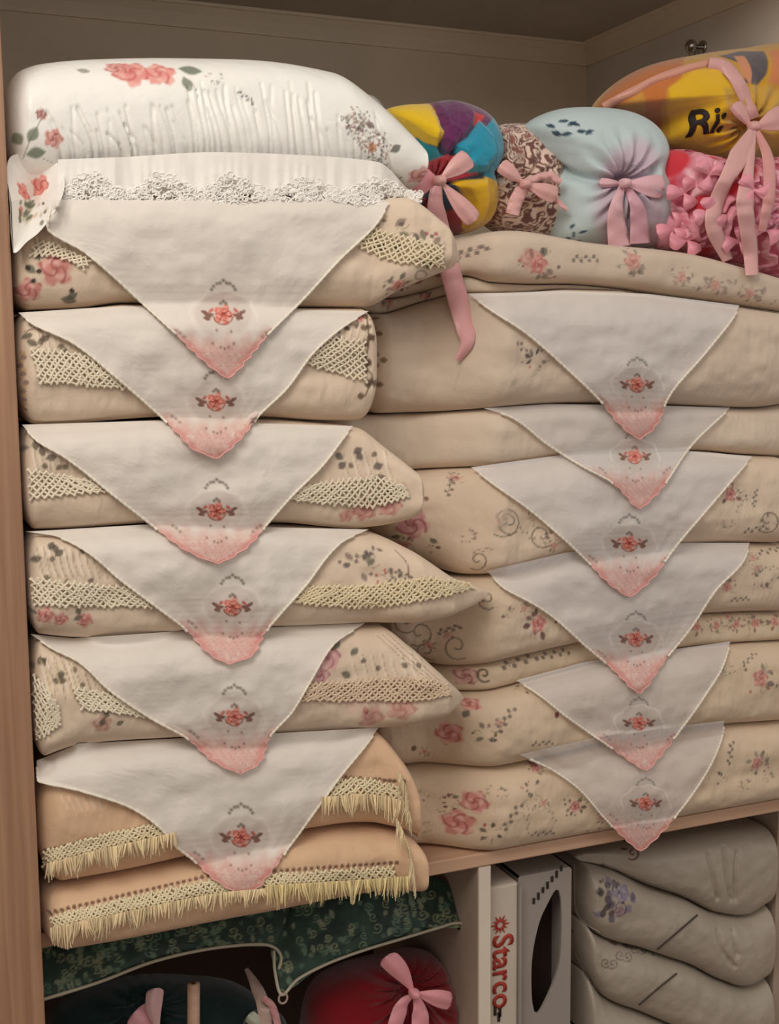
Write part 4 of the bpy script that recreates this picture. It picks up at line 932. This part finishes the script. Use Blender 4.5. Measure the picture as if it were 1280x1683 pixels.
b4 = inflate([(1074, 258), (1110, 250), (1160, 262), (1230, 262), (1300, 270), (1320, 360), (1310, 462), (1240, 452), (1180, 430), (1110, 414), (1076, 400), (1070, 330)], .07, .085, (214, 60, 72), nr=70, nth=300, back=.06, centre=(1180, 345))
X, Z = b4.q(); wx = X*20+1.5*fbm(X*16, Z*16); wz = Z*20+1.5*fbm(X*16+9, Z*16+4); f2 = fbm(wx, wz, 2)
msk = np.clip(fbm(X*12+3, Z*12+5)*9+3.2, 0, 1); _c = b4.xz(1100, 262); msk = msk*np.clip((np.hypot(X-_c[0], Z-_c[1])/S(1100)-30)/6, 0, 1)
sw = np.sin(f2*16); rid = np.clip(1-np.abs(sw)*3.2, 0, 1)
b4.mix(msk, (226, 134, 154)); b4.mix(np.clip(sw*1.3, 0, 1)*msk*.8, (240, 170, 184)); b4.mix(np.clip(-sw*1.3-.2, 0, 1)*msk*.6, (190, 76, 104)); b4.mix(rid*msk, (252, 204, 212))  # fold shading put into the dye: dark valleys, light ridges
b4.P[..., 1] -= (.007*np.clip(sw, -1, 1)+.006)*msk
b4.relief(.004, 30, 36)
b4.rebvh()
o = b4.obj('tied_bundle', M_COTTON); tag(o, 'red and pink ruffled bundle beside the pale blue one', 'bundle', GB_); ALL.append(b4)
# rose-like ruffles raised on the bundle
gq = random.Random(11)
for (u, v) in ((1108, 375), (1125, 318), (1165, 288), (1168, 350), (1238, 312), (1258, 378), (1130, 395), (1215, 398)):
    yb = hit(u, v, [b4], .03); a0 = gq.uniform(0, 6.28)
    for q in range(3):
        a = a0+q*2.1; loop(o, (u, v), (u+30*math.cos(a), v+26*math.sin(a)), 30, yb-.006, (238, 156, 172), 'ruffle', .006, gq.uniform(-8, 8))

b5 = inflate([(984, 178), (1008, 142), (1060, 110), (1130, 94), (1200, 84), (1300, 78), (1330, 160), (1310, 270), (1235, 266), (1190, 270), (1130, 256), (1085, 236), (1078, 205), (1040, 192)], .17, .10, (214, 160, 44), nr=84, nth=320, back=.10, centre=(1160, 175))
b5.poly([(980, 180), (1008, 140), (1060, 108), (1130, 92), (1120, 130), (1095, 150), (1080, 240), (1040, 195)], (206, 122, 58), 1, 6)
b5.poly([(1020, 175), (1055, 150), (1062, 185), (1045, 195)], (214, 158, 70), .9, 5)
b5.poly([(1098, 145), (1140, 115), (1190, 112), (1215, 150), (1215, 255), (1170, 262), (1100, 235)], (238, 190, 36), 1, 6)
b5.poly([(1180, 92), (1215, 84), (1255, 84), (1260, 120), (1245, 142), (1225, 135), (1218, 105), (1200, 98)], (92, 84, 88), 1, 3)
b5.poly([(1205, 92), (1222, 92), (1236, 120), (1232, 140), (1218, 118)], (222, 150, 110), 1, 3)
b5.poly([(1262, 84), (1320, 80), (1320, 150), (1262, 135)], (222, 138, 84), 1, 4)
b5.poly([(1190, 145), (1250, 140), (1320, 160), (1310, 270), (1215, 262), (1185, 215)], (216, 172, 76), .9, 6)
b5.stroke([(1180, 96), (1205, 120), (1222, 150)], 4, (60, 40, 40), .9, 8)
b5.radial(1232, 205, 13, .011, 85); b5.relief(.004, 22, 38)
o = b5.obj('tied_bundle', M_PLUSH); tag(o, 'large yellow and orange bundle with dark lettering, in the top right corner', 'bundle', GB_); ALL.append(b5)
ribbon(o, [(992, 176), (1040, 150), (1100, 122), (1165, 104)], 14, [b5], None, (222, 160, 140), n=24, off=.004)
ribbon(o, [(1165, 104), (1195, 112), (1218, 145), (1238, 195)], 22, [b5], None, PINK, n=24, off=.006)
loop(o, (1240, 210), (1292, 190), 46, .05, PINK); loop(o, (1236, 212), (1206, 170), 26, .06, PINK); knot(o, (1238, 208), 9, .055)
RSF = [b5, b4, s0]
ribbon(o, [(1236, 214), (1212, 262), (1182, 320), (1172, 370), (1196, 428)], 26, RSF, None, PINK, n=36, taper=[.5, 1.3, .9, 1, 1, .7], off=.01)
ribbon(o, [(1238, 214), (1232, 270), (1224, 330), (1232, 400), (1236, 452)], 26, RSF, None, PINK, n=36, taper=[.4, .6, 1.1, 1, .8], off=.014)
ribbon(o, [(1244, 216), (1262, 260), (1264, 320), (1252, 380)], 20, RSF, None, (222, 156, 152), n=30, taper=[.5, 1, 1, .6], off=.01)
def flat_text(body, centre, height, ang, y, parent, mat, name='lettering', surf=None, xaxis=None, zaxis=None, bold=0., extr=.0004, sx=1.):
    cu = bpy.data.curves.new(name, 'FONT'); cu.body = body; cu.size = 1.; cu.align_x = 'CENTER'; cu.align_y = 'CENTER'; cu.extrude = 0; cu.offset = bold; cu.resolution_u = 3
    t = bpy.data.objects.new('tmp', cu); COL.objects.link(t); bpy.context.view_layer.update()
    me = bpy.data.meshes.new_from_object(t); bpy.data.objects.remove(t)
    if surf is not None:
        import bmesh
        bm = bmesh.new(); bm.from_mesh(me); bmesh.ops.triangulate(bm, faces=bm.faces)
        for _ in range(3): bmesh.ops.subdivide_edges(bm, edges=[e for e in bm.edges if e.calc_length() > .08], cuts=1); bmesh.ops.triangulate(bm, faces=bm.faces)
        bm.to_mesh(me); bm.free()
    co = np.array([v.co[:] for v in me.vertices]); co = co*height*np.array([sx, 1, 1]); ca, sa = math.cos(ang), math.sin(ang)
    R2 = np.stack([co[:, 0]*ca-co[:, 1]*sa, co[:, 0]*sa+co[:, 1]*ca], 1)
    c = at(centre[0], centre[1], y)
    for i, v in enumerate(me.vertices):
        x, z = c[0]+R2[i, 0], c[2]+R2[i, 1]; yy = y
        if surf is not None:
            h = surf.bvh.ray_cast(Vector((x, -1, z)), Vector((0, 1, 0)))
            if h[0] is not None: yy = h[0][1]-.0025
        v.co = (x, yy, z)
    o_ = link(name, me, mat, parent); sm = o_.modifiers.new('thick', 'SOLIDIFY'); sm.thickness = .0006; return o_
yb = hit(1165, 200, [b5], .1)
flat_text('Ri:', (1166, 200), .050, .15, yb, o, M_INK, surf=b5, bold=.022, sx=.95)

s = inflate([(592, 172), (600, 158), (614, 160), (624, 180), (628, 200), (610, 205), (596, 195)], .30, .03, (206, 196, 188), nr=14, nth=40)
s = inflate([(575, 190), (590, 160), (612, 158), (630, 182), (636, 230), (640, 320), (580, 322)], .34, .03, (206, 196, 188), nr=20, nth=60)
o = s.obj('cloth_bag', M_COTTON); tag(o, 'small pale cloth bag peeking out behind the big white cushion', 'bag')

# ------------------------------------------------------------ lower compartment, left: green cushions, bundles
def green(outline, pipe, label, y0, seed, tail=None):
    s = inflate(outline, y0, .010, (28, 48, 40), nr=80, nth=360, back=.04, tilt=.0005, v0=1640)
    s.xhi = XD0-.002; s.rebvh(); X, Z = s.q(); gq = random.Random(seed); s.mix(np.clip(fbm(X*60, Z*60, 2)*2+.3, 0, 1)*.5, (52, 86, 68))
    us = [p[0] for p in outline]; vs = [p[1] for p in outline]
    for i in range(300):
        u = gq.uniform(min(us), max(us)); v = gq.uniform(min(vs), max(vs))
        if gq.random() < .5: s.scroll(u, v, gq.uniform(6, 10), gq.choice((-1, 1)), gq.choice([(132, 146, 112), (104, 132, 108), (150, 152, 118)]), 2.6, .8)
        else: s.leaf(u, v, gq.uniform(10, 18), gq.uniform(0, 6.3), gq.choice([(110, 134, 108), (76, 108, 86), (140, 146, 118)]), .35, .7)
    s.relief(.002, 60, seed)
    o = s.obj('brocade_cushion', M_BROCADE); tag(o, label, 'cushion', 'green brocade cushions under the shelf'); ALL.append(s)
    P = curve_pts(pipe, 90); Y = y0+.0005*(1640-P[:, 1])-.009
    so = Soup(); so.tube(at_arr(P[:, 0], P[:, 1]+3, Y), 2.8*S(400), (*lin((186, 178, 156)), 1), 7); so.build('piping', M_THREAD, o)
    return s, o
pl = [(70, 1640), (160, 1612), (250, 1578), (340, 1557), (420, 1549), (450, 1554), (462, 1570), (458, 1590)]
green([(70, 1640), (160, 1612), (250, 1578), (340, 1557), (420, 1549), (455, 1554), (470, 1530), (470, 1475), (400, 1478), (250, 1500), (120, 1530), (70, 1550)], pl, 'dark green brocade cushion with pale piping, left one under the shelf', -.005+.01, 1)
pr = [(450, 1560), (452, 1595), (463, 1632), (490, 1606), (540, 1580), (600, 1558), (660, 1540), (720, 1522), (752, 1514), (778, 1522), (785, 1530)]
gs, go = green([(448, 1540), (450, 1590), (463, 1632), (490, 1606), (540, 1580), (600, 1558), (660, 1540), (720, 1522), (755, 1514), (780, 1522), (772, 1485), (740, 1452), (690, 1440), (600, 1455), (500, 1474)], pr, 'dark green brocade cushion with pale piping, right one with a looped corner', .005, 2)
so = Soup(); c0 = at(465, 1641, .0); a = np.linspace(0, 2*math.pi, 16); so.tube([c0+np.array([.006*math.cos(q), 0, .007*math.sin(q)]) for q in a], .0016, (*lin((176, 150, 140)), 1), 6); so.build('corner_loop', M_THREAD, go)

zb_v = 1800
d1 = inflate([(70, 1790), (78, 1680), (120, 1640), (220, 1612), (320, 1612), (400, 1625), (455, 1680), (470, 1790), (300, 1796)], .16, .07, (16, 46, 46), nr=40, nth=160, back=.08)
d1.radial(240, 1662, 15, .010, 130); d1.relief(.008, 14, 41)
o = d1.obj('tied_bundle', M_PLUSH); tag(o, 'dark teal bundle with a pink bow, in the lower left compartment', 'bundle', 'bundles in the lower compartment')
loop(o, (262, 1700), (222, 1662), 56, .08, (238, 176, 184)); loop(o, (262, 1700), (256, 1624), 34, .07, (228, 186, 186), bend=-6); knot(o, (264, 1702), 10, .07)
ribbon(o, [(262, 1704), (300, 1720), (310, 1760)], 26, None, .07)
so = Soup(); p0 = at(318, 1617, .06); p1 = at(318, 1792, .06); so.tube([p0+np.array([0, 0, .001]), p0, (p0+p1)/2, p1], [.0035, .0085, .0085, .0085], (1, 1, 1), 16)
st = so.build('wooden_stick', M_SHELF); tag(st, 'short upright wooden stick beside the pink bow, lower left', 'stick')
d3 = inflate([(395, 1790), (400, 1690), (430, 1660), (470, 1680), (480, 1790)], .10, .03, (24, 54, 50), nr=24, nth=80, back=.03)
o = d3.obj('tied_bundle', M_PLUSH); tag(o, 'small dark green bundle with a pale ribbon, between stick and red bundle', 'bundle', 'bundles in the lower compartment')
ribbon(o, [(405, 1592), (420, 1620), (432, 1650), (440, 1700)], 22, None, [.12, .09, .065, .065], (204, 176, 164), taper=[.3, .9, 1, 1]); loop(o, (444, 1700), (408, 1668), 26, .07, (188, 190, 170)); ribbon(o, [(432, 1640), (448, 1655), (458, 1690)], 12, None, .062, (222, 160, 160))
d2 = inflate([(500, 1790), (498, 1690), (515, 1630), (560, 1600), (620, 1582), (690, 1568), (735, 1585), (760, 1640), (768, 1790)], .14, .085, (140, 14, 28), nr=60, nth=220, back=.10, centre=(680, 1680)); d2.xhi = XD0-.002
d2.radial(680, 1632, 17, .012, 130); d2.relief(.008, 14, 43)
o = d2.obj('tied_bundle', M_PLUSH); tag(o, 'deep red bundle with a pink bow, beside the pale divider', 'bundle', 'bundles in the lower compartment')
PB = (236, 160, 168)
loop(o, (680, 1632), (634, 1572), 40, .035, PB, bend=4); loop(o, (680, 1632), (742, 1646), 36, .035, PB); knot(o, (680, 1632), 8, .03, PB)
ribbon(o, [(678, 1636), (662, 1650), (648, 1690), (640, 1730)], 24, None, .035, PB, taper=[.3, 1, 1, 1]); ribbon(o, [(682, 1636), (690, 1660), (690, 1700), (686, 1740)], 28, None, .033, PB, taper=[.3, 1, 1, 1])

# ------------------------------------------------------------ lower compartment, middle: cartons
x0, x1 = XD1+.003, at(851, 1560, .02)[0]; ztop = at(820, 1458, .02)[2]
cb = empty('carton'); tag(cb, 'tall narrow white carton with red lettering, right of the divider', 'box')
cb.location = (0, 0, 0)
box('carton_body', (x0, .021, zbase+.001), (x1, .39, ztop), M_CARD, cb, bev=.002)
box('top_flap', (x0+.002, .022, ztop), (x1-.002, .30, ztop+.002), M_CARD, cb)
box('side_edge', (x1+.0005, .016, zbase+.001), (x1+.004, .385, ztop-.002), M_CARD2, cb)
flat_text('Starco', (825, 1597), .047, -math.pi/2, .0195, cb, M_RED, bold=.018, sx=.93, name='red_lettering')
so = Soup(); c0 = at(822, 1520, .0195); kk = S(822)
V = [c0+np.array([7*kk*math.cos(t), 0, 7*kk*math.sin(t)]) for t in np.linspace(0, 6.2832, 13)[:-1]]
for i in range(12):
    t = i*math.pi/6; a_, b_ = np.array([math.cos(t), 0, math.sin(t)]), np.array([-math.sin(t), 0, math.cos(t)])
    q0, q1 = c0+a_*7*kk, c0+a_*(18 if i % 2 == 0 else 15)*kk
    so.add([q0-b_*2.4*kk, q0+b_*2.4*kk, q1+b_*.6*kk, q1-b_*.6*kk], [[0, 1, 2, 3]])
so.tube([c0+np.array([7*kk*math.cos(t), 0, 7*kk*math.sin(t)]) for t in np.linspace(0, 6.2832, 20)], .0013)
so.build('sun_emblem', M_RED, cb)
so = Soup()
for i, (u, v) in enumerate(((814, 1662), (822, 1664), (820, 1672))):
    q = at(u, v, .0190); so.box(q-np.array([.002, 0, .007]), q+np.array([.002, .0015, .007]))
so.build('small_print', M_INK, cb, smooth=False)
# second carton with a torn dark opening
x2, x3 = x1+.006, at(938, 1560, .03)[0]
c2 = empty('carton'); tag(c2, 'grey carton with a dark torn opening, next to the white stack', 'box')
yc = .03; zt2 = at(900, 1432, yc)[2]-.0
zt2 = min(zt2, zs_b-.004)
hole = curve_pts([(914, 1462), (922, 1478), (922, 1550), (915, 1600), (886, 1664), (875, 1650), (874, 1580), (885, 1520), (900, 1485)], 48, True)
H = at_arr(hole[:, 0], hole[:, 1], np.full(48, yc)); cH = H.mean(0)
ang = np.arctan2(H[:, 2]-cH[2], H[:, 0]-cH[0]); R_ = []
for t in ang:
    dx, dz = math.cos(t), math.sin(t); tt = []
    if dx > 1e-6: tt.append((x3-cH[0])/dx)
    if dx < -1e-6: tt.append((x2-cH[0])/dx)
    if dz > 1e-6: tt.append((zt2-cH[2])/dz)
    if dz < -1e-6: tt.append((zbase+.001-cH[2])/dz)
    q = min(tt); R_.append((cH[0]+dx*q, yc, cH[2]+dz*q))
R_ = np.array(R_); H2 = H.copy(); H2[:, 1] += .004
so = Soup(); G = np.stack([R_, H, H2], 0); so.add(G, grid_faces(3, 48, True))
so.box((x2, yc+.0005, zbase+.001), (x2+.003, .39, zt2)); so.box((x3-.003, yc+.0005, zbase+.001), (x3, .39, zt2)); so.box((x2, yc+.0005, zt2-.003), (x3, .39, zt2)); so.box((x2, .387, zbase+.001), (x3, .39, zt2))
so.build('carton_body', M_CARD2, c2, smooth=False)
box('inner_shade', (x2+.004, yc+.05, zbase+.002), (x3-.004, .38, zt2-.005), M_DARK, c2)  # added dark block, stands in for the shade inside the opening
so = Soup()
for i in range(7):
    q = at(878+i*7.5, 1480-i*9, yc-.001); so.box(q-np.array([.0030, .0004, .005+.002*(i % 2)]), q+np.array([.0012, .0, .004]), (1, 1, 1))
so.build('printed_marks', M_INK, c2, smooth=False)

# ------------------------------------------------------------ lower compartment, right: white embroidered covers
GS = 'white embroidered covers under the shelf at right'
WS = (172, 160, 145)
XE = 1300
c1b = [(942, 1412), (990, 1421), (1050, 1446), (1110, 1467), (1165, 1493), (1212, 1497), (1240, 1480), (XE, 1448)]
c2b = [(942, 1494), (960, 1520), (985, 1535), (1040, 1550), (1078, 1563), (1120, 1577), (1170, 1602), (1212, 1612), (1250, 1590), (XE, 1562)]
c3b = [(942, 1566), (960, 1602), (982, 1630), (1040, 1654), (1100, 1680), (1170, 1712), (1225, 1700), (XE, 1645)]
c4b = [(942, 1796), (1100, 1798), (XE, 1790)]
OV = [None]
def cover(top, bot, label, paint, seed):
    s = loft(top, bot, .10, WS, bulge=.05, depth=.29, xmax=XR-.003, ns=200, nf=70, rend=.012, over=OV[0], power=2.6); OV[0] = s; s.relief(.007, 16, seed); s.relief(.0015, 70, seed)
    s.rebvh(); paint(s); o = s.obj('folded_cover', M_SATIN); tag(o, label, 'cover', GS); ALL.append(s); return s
def p1(s):
    s.scroll(1040, 1402, 12, 1, (100, 40, 40), 4, 1); s.leaf(1018, 1396, 18, .2, (84, 48, 44)); s.leaf(1030, 1388, 20, .3, (84, 48, 44)); s.leaf(1070, 1385, 22, .6, (90, 58, 50))
    for q in ([(1165, 1405), (1172, 1440), (1180, 1478)], [(1190, 1395), (1195, 1440), (1202, 1480)], [(1212, 1400), (1208, 1450), (1210, 1480)]): s.crease(q, 4, .006)
def p2(s):
    for i in range(24): s.leaf(1010+rs.uniform(-28, 30), 1478+rs.uniform(-28, 28), 20, rs.uniform(0, 6.2), [(92, 84, 100), (128, 118, 138), (70, 60, 60)][i % 3], .4, .85)
    s.scroll(1018, 1492, 15, 1, (80, 64, 70), 3, .9); s.rose(1022, 1470, 15, (150, 138, 158), (90, 76, 96), (180, 168, 180), .8); s.rose(1018, 1498, 12, (150, 120, 128), (80, 60, 70), (180, 160, 160), .8); s.sprig(1000, 1455, 18, -.5, (64, 54, 54))
    for q in ([(1180, 1530), (1190, 1565), (1208, 1590)], [(1205, 1530), (1212, 1570)]): s.crease(q, 4, .006)
def p3(s):
    s.rose(1022, 1545, 10, (140, 120, 112), (84, 60, 56), (170, 150, 140), .7)
    s.leaf(1000, 1548, 26, -.3, (110, 70, 62)); s.leaf(1020, 1552, 24, -.5, (84, 60, 54))
    for i in range(7): s.scroll(995+i*12, 1582-i*6+(i % 2)*8, 9, 1 if i % 2 else -1, (84, 70, 64), 2.6, .85)
    s.sprig(1045, 1558, 26, -.3, (70, 58, 52))
def p4(s): s.crease([(1165, 1660), (1172, 1700)], 5, .006)
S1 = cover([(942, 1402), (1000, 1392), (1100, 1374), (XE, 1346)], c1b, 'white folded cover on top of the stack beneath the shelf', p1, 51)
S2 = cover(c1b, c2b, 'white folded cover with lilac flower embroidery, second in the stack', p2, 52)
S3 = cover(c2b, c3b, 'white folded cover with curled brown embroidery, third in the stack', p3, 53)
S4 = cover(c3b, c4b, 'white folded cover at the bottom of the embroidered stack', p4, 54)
def edge(s, pts, surfs, c=(70, 58, 48), r=1.5, name='stitched_edge'): piping(s.o, pts, 0, r, c, name, 40, surfs, off=.002)
edge(S2, [(1080, 1561), (1110, 1535), (1146, 1504)], [S2, S3]); edge(S2, [(943, 1420), (945, 1490), (960, 1516), (985, 1532)], [S2, S3], (150, 140, 128))
edge(S3, [(1050, 1652), (1080, 1626), (1112, 1600)], [S3, S4]); edge(S3, [(942, 1562), (960, 1598), (980, 1628)], [S3, S4], (120, 108, 96)); edge(S1, [(990, 1421), (1050, 1446), (1110, 1467), (1165, 1493)], [S1, S2], (110, 98, 88))
bpy.context.view_layer.update()
